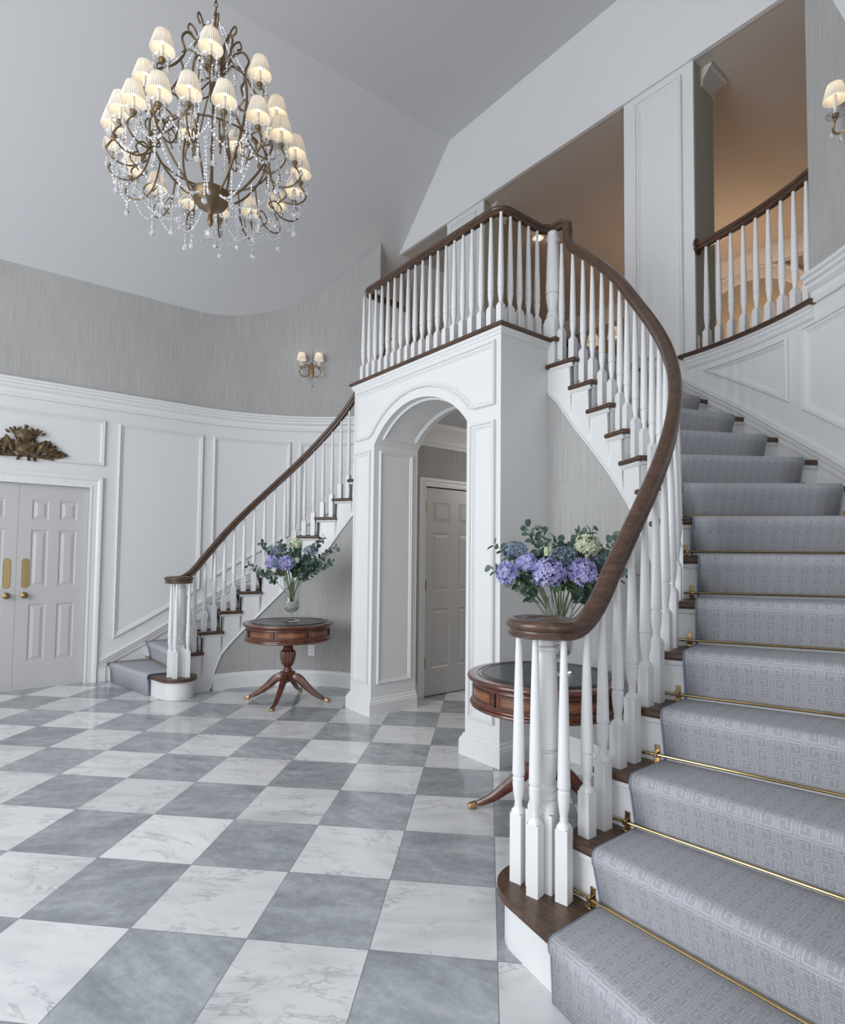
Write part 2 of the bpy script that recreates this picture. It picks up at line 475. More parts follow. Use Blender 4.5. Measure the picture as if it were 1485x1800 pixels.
# ------------------------------------------------------------------ generic mouldings
def moulding(mb, mapf, loop, prof, closed=True, step=0.12):
    """sweep a (w,d) profile round a polygon given in surface coordinates; w grows to the polygon's inside"""
    n = len(loop); pts = [Vector(p) for p in loop]
    area = sum(pts[i].x * pts[(i + 1) % n].y - pts[(i + 1) % n].x * pts[i].y for i in range(n)) if closed else 1
    sg = 1 if area > 0 else -1
    out = []
    for i in range(n):
        p = pts[i]
        a = (p - pts[i - 1]) if (closed or i > 0) else None
        b = (pts[(i + 1) % n] - p) if (closed or i < n - 1) else None
        if a is None: a = b
        if b is None: b = a
        a = a.normalized(); b = b.normalized()
        na = Vector((-a.y, a.x)) * sg; nb = Vector((-b.y, b.x)) * sg
        m = na + nb
        m = m / max(0.25, m.dot(na)) if m.length > 1e-6 else na
        out.append((p, m))
    rings = []
    cnt = n if closed else n - 1
    for i in range(cnt):
        p0, m0 = out[i]; p1, m1 = out[(i + 1) % n]
        L = (p1 - p0).length; k = max(1, int(math.ceil(L / step)))
        for j in range(k + (1 if (not closed and i == cnt - 1) else 0)):
            t = j / k
            p = p0.lerp(p1, t)
            # offset points measured so the mitre stays true along the edge
            ring = []
            for w, d in prof:
                q0 = p0 + m0 * w; q1 = p1 + m1 * w
                q = q0.lerp(q1, t)
                ring.append(mapf(q.x, q.y, d))
            rings.append(ring)
    if closed: rings.append(rings[0])
    mb.rings(rings, close=True, cap0=not closed, cap1=not closed)
PANEL = [(0, 0), (0, .020), (.006, .027), (.014, .027), (.019, .012), (.023, .012), (.026, .017), (.033, .015), (.038, .006), (.046, .005), (.048, 0)]
PANEL_S = [(0, 0), (0, .012), (.005, .017), (.012, .017), (.015, .009), (.024, .009), (.030, .004), (.032, 0)]

def strip(mb, mapf, s0, s1, prof, step=0.12, zf=None):
    """run a (z,d) profile along s"""
    k = max(1, int(math.ceil(abs(s1 - s0) / step)))
    rings = []
    for j in range(k + 1):
        s = s0 + (s1 - s0) * j / k
        dz = zf(s) if zf else 0
        rings.append([mapf(s, z + dz, d) for z, d in prof])
    mb.rings(rings)
CAP = [(3.015, 0), (3.015, .022), (3.03, .028), (3.045, .022), (3.055, .014), (3.09, .014), (3.10, .028), (3.115, .042), (3.135, .045), (3.145, .062), (3.165, .062), (3.175, .078), (3.19, .082), (3.20, .076), (3.205, .0)]
SKIRTCAP = [(-.10, 0), (-.10, .010), (-.085, .016), (-.06, .016), (-.045, .024), (-.02, .026), (-.008, .034), (0.006, .034), (.012, 0)]

SEND = radians(57.5) * RW
# ------------------------------------------------------------------ curved walls of the hall
DY0, DY1, DTOP = -1.79, -3.06, 2.125
for mir, side in ((1, 'right'), (-1, 'left')):
    m = MB()
    ss = []
    s = -5.9
    brk = [-5.9, DY1 - CY, DY0 - CY]
    xs = brk[:]
    v = DY0 - CY
    while v < -0.15: v += 0.3; xs.append(min(v, 0))
    a = 0.0
    while a < SEND - 1e-6: a = min(SEND, a + 0.09); xs.append(a)
    xs = sorted(set(round(x, 4) for x in xs))
    def col(s, z0, z1, d): return WS(s, z0, d), WS(s, z1, d)
    for lay, nm, mt in ((0, 'low', 'wall_paint'), (1, 'high', 'grasscloth')):
        m = MB()
        def top(s): return 3.18 if lay == 0 else slope_z(WS(s, 0).x) + 0.04
        for a, b in zip(xs[:-1], xs[1:]):
            z0 = 0.0 if lay == 0 else 3.18
            if lay == 0 and a >= DY1 - CY - 1e-3 and b <= DY0 - CY + 1e-3: z0 = DTOP
            for d in (0.0, -0.14):
                A = WS(a, z0, d); B = WS(b, z0, d); C_ = WS(b, top(b), d); D_ = WS(a, top(a), d)
                m.quad(A, B, C_, D_, uv=((a, z0), (b, z0), (b, top(b)), (a, top(a))))
            A = WS(a, z0, 0); B = WS(b, z0, 0); m.quad(A, B, WS(b, z0, -.14), WS(a, z0, -.14))
            if lay == 1: m.quad(WS(a, top(a), 0), WS(b, top(b), 0), WS(b, top(b), -.14), WS(a, top(a), -.14))
        for e in [xs[0], xs[-1]] + ([DY0 - CY, DY1 - CY] if lay == 0 else []):
            z0 = 0.0 if lay == 0 else 3.18
            m.quad(WS(e, z0, 0), WS(e, z0, -.14), WS(e, DTOP if (lay == 0 and e in (DY0 - CY, DY1 - CY)) else top(e), -.14), WS(e, DTOP if (lay == 0 and e in (DY0 - CY, DY1 - CY)) else top(e), 0))
        o = m.build('wall_' + side, mt, smooth=0.35, mir=mir); struct(o)
    # wall below the upper opening, up to the landing edge
    m = MB(); xs2 = [SEND + (radians(97) * RW - SEND) * i / 18 for i in range(19)]
    for a, b in zip(xs2[:-1], xs2[1:]):
        for d in (0, -.14): m.quad(WS(a, 0, d), WS(b, 0, d), WS(b, 3.012, d), WS(a, 3.012, d))
        m.quad(WS(a, 3.012, 0), WS(b, 3.012, 0), WS(b, 3.012, -.14), WS(a, 3.012, -.14))
    struct(m.build('wall_' + side, 'wall_paint', smooth=0.35, mir=mir))
    # cap moulding at landing level
    m = MB(); strip(m, WS, -5.9, SEND - 0.015, CAP)
    struct(m.build('trim_1', 'white_paint', mir=mir, smooth=0.5))
    # sill moulding below the upper opening
    m = MB(); strip(m, WS, SEND - .03, radians(83) * RW, [(2.93, 0), (2.93, .01), (2.945, .018), (2.96, .012), (2.975, .024), (2.99, .024), (3.0, .036), (3.012, .036), (3.012, 0)])
    struct(m.build('trim_2', 'white_paint', mir=mir, smooth=0.5))
    m = MB(); strip(m, WS, SEND - .05, radians(84) * RW, [(3.013, -.15), (3.013, .045), (3.02, .058), (3.032, .062), (3.042, .055), (3.045, .045), (3.045, -.15)])
    struct(m.build('trim_3', 'oak_tread', mir=mir, smooth=0.5))
    # sloping skirting cap beside the steps
    m = MB(); strip(m, WS, -.92, radians(95) * RW, SKIRTCAP, zf=skirt_z)
    struct(m.build('trim_4', 'white_paint', mir=mir, smooth=0.5))
    # panel mouldings: tall ones follow the rake of the stair
    def raked(sa, sb, ztop, gap=0.19):
        n = max(2, int((sb - sa) / 0.25)); bot = [(sa + (sb - sa) * i / n, skirt_z(sa + (sb - sa) * i / n) + gap) for i in range(n + 1)]
        return bot + [(sb, ztop), (sa, ztop)]
    d2s = lambda d: radians(d) * RW
    loops = [raked(-.80, .135, 2.87, .17), raked(d2s(6.4), d2s(29.5), 2.87, .2), raked(d2s(32.4), d2s(59.2), 2.87 if mir < 0 else 2.9, .21)]
    sa, sb = d2s(61.9), d2s(79.5)
    loops.append([(sa, skirt_z(sa) + .215), (sb, 2.885 - .005), (sa, 2.885)])
    loops.append([(DY0 - CY + .13, 2.375), (DY0 - CY + .13, 2.885), (DY1 - CY - .13, 2.885), (DY1 - CY - .13, 2.375)])
    m = MB()
    for lp in loops:
        moulding(m, WS, lp, PANEL)
    struct(m.build('trim_5', 'white_paint', mir=mir, smooth=0.5))
    # door casing
    m = MB()
    cas = [(0, 0), (0, .020), (.02, .024), (.03, .018), (.07, .018), (.085, .030), (.10, .036), (.118, .036), (.122, 0)]
    o_ = 0.0
    lp = [(DY0 - CY, 0), (DY0 - CY, DTOP), (DY1 - CY, DTOP), (DY1 - CY, 0)]
    moulding(m, WS, lp, [(-w, d) for w, d in cas], closed=False, step=9)
    struct(m.build('trim_6', 'white_paint', mir=mir, smooth=0.5))

# baseboard at the jamb side, left wall
m = MB(); strip(m, WS, DY0 - CY + .125, -.86, [(0, 0), (0, .018), (.13, .018), (.15, .010), (.17, .006), (.175, 0)])
struct(m.build('baseboard_left', 'white_paint', mir=-1))

# ------------------------------------------------------------------ floor
m = MB(); m.quad((-5.2, -7, 0), (6.6, -7, 0), (6.6, 5.6, 0), (-5.2, 5.6, 0))
struct(m.build('floor', 'floor'))
# ------------------------------------------------------------------ ceiling: flat centre and two slopes
m = MB()
for y0, y1 in ((-6.7, 1.62),):
    m.quad((-1.45, y0, 6.46), (1.45, y0, 6.46), (1.45, y1, 6.46), (-1.45, y1, 6.46))
    for sx in (1, -1):
        m.quad((sx * 1.45, y0, 6.46), (sx * 3.75, y0, 4.16), (sx * 3.75, y1, 4.16), (sx * 1.45, y1, 6.46))
for sx in (1, -1):
    m.quad((sx * 2.3, 1.62, 5.61), (sx * 3.75, 1.62, 4.16), (sx * 3.75, 3.2, 4.16), (sx * 2.3, 3.2, 5.61))
struct(m.build('ceiling', 'ceiling_paint', smooth=None, recalc=False))
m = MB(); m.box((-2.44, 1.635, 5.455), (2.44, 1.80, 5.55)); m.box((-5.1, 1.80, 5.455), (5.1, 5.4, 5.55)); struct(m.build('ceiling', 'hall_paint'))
# header over the upper openings
m = MB()
poly = [(-2.46, 5.45), (2.46, 5.45), (1.45, 6.47), (-1.45, 6.47)]
for y in (1.6, 1.64):
    i = m.add([(x, y, z) for x, z in poly]); m.face(i, i + 1, i + 2, i + 3)
for a, b in zip(poly, poly[1:] + poly[:1]): m.quad((a[0], 1.6, a[1]), (b[0], 1.6, b[1]), (b[0], 1.64, b[1]), (a[0], 1.64, a[1]))
struct(m.build('wall_back', 'header_paint', smooth=None))
# entrance wall behind the camera, with door opening and tall windows
m = MB()
Y0, Y1 = -6.62, -6.48
def wbox(x0, x1, z0, z1): m.box((x0, Y0, z0), (x1, Y1, z1))
wbox(-3.65, -2.5, 0, 6.5); wbox(2.5, 3.65, 0, 6.5); wbox(-2.5, 2.5, 4.7, 6.5); wbox(-2.5, 2.5, 0, .12)
wbox(-1.02, -.82, .12, 4.7); wbox(.82, 1.02, .12, 4.7)
struct(m.build('wall_front', 'wall_paint', smooth=None))
for n_, (x0, x1) in enumerate(((-2.5, -1.02), (-.82, .82), (1.02, 2.5))):
    m = MB(); k = 3
    for i in range(k + 1):
        x = x0 + (x1 - x0) * i / k; m.box((x - .02, -6.57, .12), (x + .02, -6.53, 4.7))
    for i in range(8):
        z = .12 + 4.58 * i / 7; m.box((x0, -6.565, z - .02), (x1, -6.535, z + .02))
    struct(m.build('window_%d' % (n_ + 1), 'white_paint', smooth=None))

# ------------------------------------------------------------------ arch block under the landing
AW, SPR, APX = 0.61, 2.41, 2.705
RISEA = APX - SPR; AR = (AW * AW + RISEA * RISEA) / (2 * RISEA); ACZ = APX - AR
def arc_pts(hw, r, n=20):
    a0 = math.asin(hw / r); return [(r * sin(-a0 + 2 * a0 * i / n), ACZ + r * cos(-a0 + 2 * a0 * i / n)) for i in range(n + 1)]
arc = arc_pts(AW, AR)
m = MB(); BD = 0.50; BW = 0.95; TOPZ = 3.0
for y in (0.0, BD):
    m.quad((-BW, y, 0), (-AW, y, 0), (-AW, y, SPR), (-BW, y, SPR)); m.quad((AW, y, 0), (BW, y, 0), (BW, y, SPR), (AW, y, SPR))
    m.quad((-BW, y, SPR), (-AW, y, SPR), (-AW, y, TOPZ), (-BW, y, TOPZ)); m.quad((AW, y, SPR), (BW, y, SPR), (BW, y, TOPZ), (AW, y, TOPZ))
    for (xa, za), (xb, zb) in zip(arc[:-1], arc[1:]): m.quad((xa, y, za), (xb, y, zb), (xb, y, TOPZ), (xa, y, TOPZ))
for sx in (1, -1):
    m.quad((sx * AW, 0, 0), (sx * AW, BD, 0), (sx * AW, BD, SPR), (sx * AW, 0, SPR)); m.quad((sx * BW, 0, 0), (sx * BW, BD + .05, 0), (sx * BW, BD + .05, TOPZ), (sx * BW, 0, TOPZ))
for (xa, za), (xb, zb) in zip(arc[:-1], arc[1:]): m.quad((xa, 0, za), (xb, 0, zb), (xb, BD, zb), (xa, BD, za))
m.quad((-BW, 0, TOPZ), (BW, 0, TOPZ), (BW, BD, TOPZ), (-BW, BD, TOPZ))
struct(m.build('wall_center', 'white_paint', smooth=None))
FR = lambda x, z, d: Vector((x, -d, z))
m = MB()
# upper panel, its lower edge rising over the arch
oa = arc_pts(.70, AR + .075, 16)
lp = [(-.905, 2.475)] + [(-.70, 2.475)] + [p for p in oa if p[1] > 2.475] + [(.70, 2.475), (.905, 2.475), (.905, 2.93), (-.905, 2.93)]
moulding(m, FR, lp, PANEL)
for a, b in ((-.905, -.655), (.655, .905)): moulding(m, FR, [(a, .27), (b, .27), (b, 2.365), (a, 2.365)], PANEL)
for sx in (-1, 1):
    IN = lambda y, z, d, sx=sx: Vector((sx * (AW - d), y, z))
    moulding(m, IN, [(.06, .27), (.435, .27), (.435, 2.362), (.06, 2.362)], PANEL_S)
# panel on the vault: surface coordinates are arc length and depth
def VA(s, y, d): a = s / AR; return Vector(((AR - d) * sin(a), y, ACZ + (AR - d) * cos(a)))
am = math.asin(AW / AR) * AR - .07
moulding(m, VA, [(-am, .06), (am, .06), (am, .435), (-am, .435)], PANEL_S, step=.06)
struct(m.build('trim_7', 'white_paint', smooth=0.5))
# cove under the landing nosing
m = MB()
prof = [(2.965, 0), (2.965, .008), (2.98, .012), (2.99, .022), (3.008, .026), (3.008, 0)]
def edge_sweep(mb, path, prof, closed=False):
    """path in xy, profile (z,d) outwards to the right of the path"""
    rings = []; n = len(path); pts = [Vector(p) for p in path]
    for i in range(n):
        a = (pts[i] - pts[i - 1]).normalized() if i > 0 else (pts[1] - pts[0]).normalized()
        b = (pts[i + 1] - pts[i]).normalized() if i < n - 1 else a
        na = Vector((a.y, -a.x)); nb = Vector((b.y, -b.x)); mm = na + nb; mm = mm / mm.dot(na)
        rings.append([(pts[i].x + mm.x * d, pts[i].y + mm.y * d, z) for z, d in prof])
    mb.rings(rings)
lpath = [(-BW, BD), (-BW, 0), (BW, 0), (BW, BD)]
edge_sweep(m, lpath, prof)
struct(m.build('trim_8', 'white_paint', smooth=0.5))
m = MB(); edge_sweep(m, lpath, [(3.009, -.12), (3.009, .025), (3.016, .038), (3.027, .043), (3.038, .038), (3.045, .025), (3.045, -.12)])
struct(m.build('trim_9', 'oak_tread', smooth=0.5))
# landing and upper floor
m = MB(); m.box((-.93, .02, 3.005), (.93, 1.75, 3.0445)); struct(m.build('floor', 'oak_tread'))
m = MB(); m.box((-5.1, 1.77, 2.99), (5.1, 5.4, 3.0435)); struct(m.build('floor', 'oak_tread'))
# pier baseboards
for sx in (-1, 1):
    m = MB()
    pth = [(-BW, BD), (-BW, 0), (-AW, 0), (-AW, BD)] if sx < 0 else [(AW, BD), (AW, 0), (BW, 0), (BW, BD - .01)]
    edge_sweep(m, pth, [(0, 0), (0, .032), (.105, .032), (.112, .026), (.122, .026), (.132, .014), (.148, .012), (.155, 0)])
    struct(m.build('baseboard_pier', 'white_paint', smooth=0.5))

# ------------------------------------------------------------------ hallway behind the arch
HX = 0.84
m = MB()
for sx in (-1, 1):
    d0, d1 = (.78, 1.60)
    x0, x1 = sx * HX, sx * (HX + .1)
    segs = [(BD - .0, d0, 0), (d0, d1, 2.12), (d1, 4.2, 0)] if sx < 0 else [(BD, 4.2, 0)]
    for ya, yb, zb in segs:
        m.quad((x0, ya, zb), (x0, yb, zb), (x0, yb, 2.76), (x0, ya, 2.76), uv=((ya, zb), (yb, zb), (yb, 2.76), (ya, 2.76)))
m.quad((-HX, 4.2, 0), (HX, 4.2, 0), (HX, 4.2, 2.76), (-HX, 4.2, 2.76), uv=((0, 0), (1.7, 0), (1.7, 2.76), (0, 2.76)))
struct(m.build('wall_hallway', 'grasscloth', smooth=None, recalc=False))
m = MB(); m.quad((-HX - .1, BD, 2.755), (HX + .1, BD, 2.755), (HX + .1, 4.2, 2.755), (-HX - .1, 4.2, 2.755)); struct(m.build('ceiling', 'ceiling_paint', smooth=None, recalc=False))
m = MB()
for sx in (-1, 1):
    HM = lambda y, z, d, sx=sx: Vector((sx * (HX - d), y, z))
    strip(m, HM, BD, 4.2, [(2.53, 0), (2.53, .012), (2.55, .018), (2.57, .014), (2.60, .02), (2.66, .06), (2.70, .085), (2.72, .10), (2.754, .105), (2.754, 0)], step=9)
    for ya, yb in (((BD, .70), (1.68, 4.2)) if sx < 0 else ((BD, 4.2),)):
        strip(m, HM, ya, yb, [(0, 0), (0, .016), (.13, .016), (.15, .01), (.165, 0)], step=9)
HM = lambda y, z, d: Vector((-HX + d, y, z))
moulding(m, HM, [(.78, 0), (.78, 2.12), (1.60, 2.12), (1.60, 0)], [(w, d) for w, d in [(0, 0), (0, .015), (.015, .018), (.02, .012), (.05, .012), (.06, .022), (.075, .026), (.085, .026), (.087, 0)]], closed=False, step=9)
struct(m.build('trim_10', 'white_paint', smooth=0.5))

# ------------------------------------------------------------------ six panel doors
def door_slab(w, h, mapf, cols, rows, t=.04):
    """mapf(x,z,d): d towards the viewer; raised panels set in the slab"""
    m = MB()
    xs = sorted(set([0, w] + [c for p in cols for c in p])); zs = sorted(set([0, h] + [r for p in rows for r in p]))
    for xa, xb in zip(xs[:-1], xs[1:]):
        for za, zb in zip(zs[:-1], zs[1:]):
            if (xa, xb) in cols and (za, zb) in rows:
                lv = [(0, 0), (.012, -.010), (.020, -.010), (.048, .0), (.048, .0)]
                rg = []
                for o_, d in lv[:4]:
                    rg.append([mapf(xa + o_, za + o_, d), mapf(xb - o_, za + o_, d), mapf(xb - o_, zb - o_, d), mapf(xa + o_, zb - o_, d)])
                m.rings(rg, True, False, True)
            else: m.quad(mapf(xa, za, 0), mapf(xb, za, 0), mapf(xb, zb, 0), mapf(xa, zb, 0))
    c = [mapf(0, 0, 0), mapf(w, 0, 0), mapf(w, h, 0), mapf(0, h, 0)]; b = [mapf(0, 0, -t), mapf(w, 0, -t), mapf(w, h, -t), mapf(0, h, -t)]
    for i in range(4): m.quad(c[i], c[(i + 1) % 4], b[(i + 1) % 4], b[i])
    m.quad(*b)
    return m
rows6 = [(.27, .865), (1.045, 1.64), (1.745, 1.955)]
LW = (DY0 - DY1) / 2 - .004
for n_, y0, sgn in ((1, DY0 - .003, -1), (2, DY1 + .003, 1)):
    mp = lambda x, z, d, y0=y0, sgn=sgn: Vector((-3.555 + d, y0 + sgn * x, z + .008))
    cols = [(.105, .265), (.365, .515)]
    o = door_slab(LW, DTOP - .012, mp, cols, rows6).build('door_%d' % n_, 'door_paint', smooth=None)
    tag(o, kind='structure')
    # push plate and knob, parts of the leaf
    yk = y0 + sgn * (LW - .078)
    m = MB(); out = []
    for i in range(9):
        a = pi * i / 8; out.append((yk + .029 * cos(a) * (1 if i not in (0, 8) else 1), 1.325 + .020 * sin(a)))
    out = [(yk + .033, 1.065), (yk + .033, 1.318)] + out + [(yk - .033, 1.318), (yk - .033, 1.065)] + [(2 * yk - y, 2.39 - z - 0.007) for y, z in reversed(out)][::-1]
    i0 = m.add([(-3.5545, y, z) for y, z in out] + [(-3.549, yk + (y - yk) * .88, 1.195 + (z - 1.195) * .97) for y, z in out]); n = len(out)
    m.face(*[i0 + n + k for k in range(n)])
    for k in range(n): m.face(i0 + k, i0 + (k + 1) % n, i0 + n + (k + 1) % n, i0 + n + k)
    pl = m.build('push_plate', 'brass', smooth=0.3); attach(pl, o)
    m = MB(); R90 = Matrix.Translation((-3.555, yk + sgn * .003, .965)) @ Matrix.Rotation(pi / 2, 4, 'Y')
    m.lathe([(.001, 0), (.033, .001), (.034, .005), (.02, .010), (.011, .016), (.011, .030), (.022, .036), (.031, .048), (.030, .060), (.018, .068), (.001, .070)], 20, M4=R90)
    attach(m.build('door_knob', 'antique_brass'), o)
mp = lambda x, z, d: Vector((-HX - .012 + d, .785 + x, z + .01))
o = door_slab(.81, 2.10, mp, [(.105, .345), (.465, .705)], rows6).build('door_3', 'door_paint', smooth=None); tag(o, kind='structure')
for z in (.34, 1.12, 1.91):
    m = MB(); m.lathe([(.001, -.062), (.006, -.060), (.008, -.05), (.0075, .05), (.006, .06), (.001, .064)], 8, c=(-HX + .004, .785, z)); m.box((-HX - .011, .785, z - .045), (-HX - .006, .81, z + .045))
    attach(m.build('hinge', 'brass'), o)
m = MB(); R90 = Matrix.Translation((-HX - .012, 1.53, .98)) @ Matrix.Rotation(pi / 2, 4, 'Y')
m.lathe([(.001, 0), (.030, .001), (.031, .005), (.011, .014), (.011, .030), (.026, .040), (.029, .055), (.016, .066), (.001, .068)], 16, M4=R90)
attach(m.build('door_knob', 'brass'), o)

# ------------------------------------------------------------------ columns between the upper openings
for mir in (1, -1):
    m = MB(); m.box((.888, 1.625, 2.2), (1.512, 1.65, 5.5))
    struct(m.build('wall_column', 'wall_paint', smooth=None, mir=mir))
    m = MB(); moulding(m, lambda x, z, d: Vector((x, 1.625 - d, z)), [(1.0, 3.13), (1.42, 3.01), (1.42, 5.385), (1.0, 5.385)], PANEL)
    struct(m.build('trim_11', 'white_paint', smooth=0.5, mir=mir))
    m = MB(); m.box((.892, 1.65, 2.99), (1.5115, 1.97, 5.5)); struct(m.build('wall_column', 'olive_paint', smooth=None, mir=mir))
    m = MB()
    crown = [(5.30, 0), (5.30, .012), (5.32, .016), (5.335, .012), (5.35, .018), (5.41, .06), (5.425, .07), (5.43, .085), (5.453, .09), (5.453, 0)]
    edge_sweep(m, [(1.5115, 1.76), (1.5115, 1.97), (.892, 1.97), (.892, 1.76)], crown)
    m2 = [(3.045, 0), (3.045, .014), (3.16, .014), (3.185, .006), (3.20, 0)]
    edge_sweep(m, [(1.5115, 1.66), (1.5115, 1.97), (.892, 1.97), (.892, 1.66)], m2)
    struct(m.build('trim_12', 'hall_trim', smooth=0.5, mir=mir))
# upper hall
m = MB()
m.box((-5.1, 5.25, 3.045), (5.1, 5.35, 5.5)); m.box((-5.1, 1.77, 3.045), (-5.0, 5.3, 5.6)); m.box((5.0, 1.77, 3.045), (5.1, 5.3, 5.6))
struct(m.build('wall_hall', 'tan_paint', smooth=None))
m = MB()
for sx in (-1, 1): m.box((sx * 2.6 if sx > 0 else -5.1, 1.66, 3.045), (5.1 if sx > 0 else -2.6, 1.76, 5.6))
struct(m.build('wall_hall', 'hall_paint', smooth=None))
m = MB(); strip(m, lambda x, z, d: Vector((x, 5.25 - d, z)), -5, 5, [(5.22, 0), (5.22, .014), (5.24, .02), (5.26, .014), (5.28, .03), (5.35, .09), (5.38, .10), (5.39, .12), (5.42, .14), (5.453, .145), (5.453, 0)], step=99)
# arched alcove surround on the far wall
FH = lambda x, z, d: Vector((x, 5.25 - d, z))
R_ = .78; cx_, cz_ = .42, 4.35
lp = [(cx_ + R_, 3.05)] + [(cx_ + R_ * cos(a), cz_ + R_ * sin(a)) for a in [pi * i / 20 for i in range(21)]] + [(cx_ - R_, 3.05)]
moulding(m, FH, lp, [(0, 0), (0, .02), (-.03, .03), (-.14, .02), (-.16, .035), (-.18, .03), (-.18, 0)], closed=False)
struct(m.build('trim_13', 'hall_trim', smooth=0.5))
# ------------------------------------------------------------------ stairs
ZB = ([-3.9, -2.6, 0.4, 6.2, 18, 30, 54, 61, 70, 79, 87.6, 95.7, 99.6], [0, .18, .35, .493, .742, 1.003, 1.484, 1.679, 1.894, 2.11, 2.318, 2.556, 2.63])
def zb(q): return 0.0 if q < -3.9 else lerp(q, *ZB)
VC = Vector((2.29, -1.155))   # centre of the volute newel
QN = QK + [QK[-1]]
def front(k, R=RO, over=0.0):
    """inner end of nosing k (1..15)"""
    p = P(QK[k - 1], R); a = radians(DK[k - 1]); d = Vector((cos(a), sin(a)))
    f = Vector((d.y, -d.x))            # towards the lower step
    return p + f * over, d
def nose_line(k, over):
    p, d = front(k, RO, over)
    return p, d
def line_pts(k, over, s):
    """point s metres out from the open end on nosing line k pushed forward by over"""
    p, d = nose_line(k, over); return p + d * s
def line_len(k, over):
    p, d = nose_line(k, over); w = wall_hit(p, DK[k - 1]); return (w - p).length

def rail_bottom(q):
    return zn(q) + lerp(q, [-20, -6, 2.5, 20, 50, 72, 83, 90.6, 97], [.675, .685, .735, .765, .80, .83, .79, .75, .745]) if q < 96 else LAND + .83

BALC = {}
def baluster(L, parent, x, y, z, rz, hb=.165, name='baluster'):
    key = (round(L, 3), round(hb, 3))
    if key not in BALC:
        m = MB(); L, hb = key; w = .0232; tk = (L - hb - .13) / .538
        # square block with chamfered shoulders turning into the round
        n = 8; rs = []
        def sq(h, ww, rr=0.0):
            r = []
            for k in range(16):
                a = 2 * pi * k / 16 + pi / 16
                c, s_ = cos(a), sin(a); mx = max(abs(c), abs(s_))
                p = Vector((c / mx * ww, s_ / mx * ww)); q = Vector((c * ww, s_ * ww))
                p = p.lerp(q, rr); r.append((p.x, p.y, h))
            return r
        ro = [[(sx * w, sy * w, h) for sx, sy in ((1, 1), (-1, 1), (-1, -1), (1, -1))] for h in (0, hb - .012)]
        m.rings(ro, True, True, False)
        rings = [sq(hb - .012, w), sq(hb - .002, w * .93, .25), sq(hb + .006, w * .72, .9)]
        for r, h in ((.0150, .010), (.0165, .018), (.0145, .026), (.0175, .040), (.0215, .065), (.0238, .092), (.0232, .106), (.0245, .112), (.0205, .117), (.0205, .121), (.0245, .126), (.0250, .132), (.0242, .16), (.0215, .30), (.0180, .45), (.0145, .57), (.0120, .64), (.0118, .668)):
            if h > .13: h = .13 + (h - .13) * tk
            rings.append([(r * .93 * cos(2 * pi * k / 16 + pi / 16), r * .93 * sin(2 * pi * k / 16 + pi / 16), hb + h) for k in range(16)])
        m.rings(rings, True, True, True)
        o = m.build(name, 'white_paint', smooth=0.6); BALC[key] = o.data
    else:
        o = bpy.data.objects.new(name, BALC[key]); COL.objects.link(o)
    W_ = Matrix.Translation((x, y, z)) @ Matrix.Rotation(rz, 4, 'Z')
    o.parent = parent; o.matrix_parent_inverse = wm(parent).inverted()
    o.location = (x, y, z); o.rotation_euler.z = rz
    return o
def newel(parent, x, y, z, H, hb, rz):
    m = MB(); w = .053
    def sq(h, ww): return [(sx * ww, sy * ww, h) for sx, sy in ((1, 1), (-1, 1), (-1, -1), (1, -1))]
    m.rings([sq(0, w), sq(hb - .03, w)], True, True, False)
    # arched shoulders
    rs = []
    for h, t in ((hb - .03, 0), (hb - .008, .35), (hb + .004, 1.0)):
        ring = []
        for k in range(24):
            a = 2 * pi * k / 24 + pi / 24; c, s_ = cos(a), sin(a); mx = max(abs(c), abs(s_))
            p = Vector((c / mx * w, s_ / mx * w)).lerp(Vector((c * w * .98, s_ * w * .98)), t); ring.append((p.x, p.y, h))
        rs.append(ring)
    T_ = H - hb
    for r, f in ((.036, .010), (.041, .018), (.041, .028), (.034, .036), (.037, .046), (.030, .060), (.033, .085), (.041, .14), (.0425, .165), (.044, .172), (.044, .18), (.037, .184), (.037, .192), (.0445, .197), (.0445, .215), (.042, .30), (.036, T_ - .14), (.033, T_ - .085), (.033, T_ - .07), (.041, T_ - .058), (.041, T_ - .050), (.034, T_ - .042), (.033, T_)):
        rs.append([(r * 1.2 * cos(2 * pi * k / 24 + pi / 24), r * 1.2 * sin(2 * pi * k / 24 + pi / 24), hb + f) for k in range(24)])
    m.rings(rs)
    o = m.build('newel_post', 'white_paint', smooth=0.6); o.parent = parent
    o.matrix_parent_inverse = wm(parent).inverted(); o.location = (x, y, z); o.rotation_euler.z = rz
    return o
# handrail section (side, up), up measured from the rail's underside
RAIL = [(-.018, 0), (.018, 0), (.026, .006), (.027, .014), (.022, .021), (.021, .027), (.029, .033), (.0335, .043), (.031, .055), (.022, .064), (.010, .068), (-.010, .068), (-.022, .064), (-.031, .055), (-.0335, .043), (-.029, .033), (-.021, .027), (-.022, .021), (-.027, .014), (-.026, .006)]
def rail_sweep(mb, pts, width=None, cap=True):
    pts = [Vector(p) for p in pts]; n = len(pts); rs = []
    for i, p in enumerate(pts):
        t = (pts[min(i + 1, n - 1)] - pts[max(i - 1, 0)])
        h = Vector((t.x, t.y, 0))
        if h.length < 1e-4: h = Vector(last)
        h.normalize(); last = h
        t.normalize(); sd = Vector((h.y, -h.x, 0)); up = sd.cross(t).normalized()
        w = 1.0 if width is None else width[i]
        rs.append([p + sd * (a * w) + up * b for a, b in RAIL])
    mb.rings(rs, True, cap, cap)

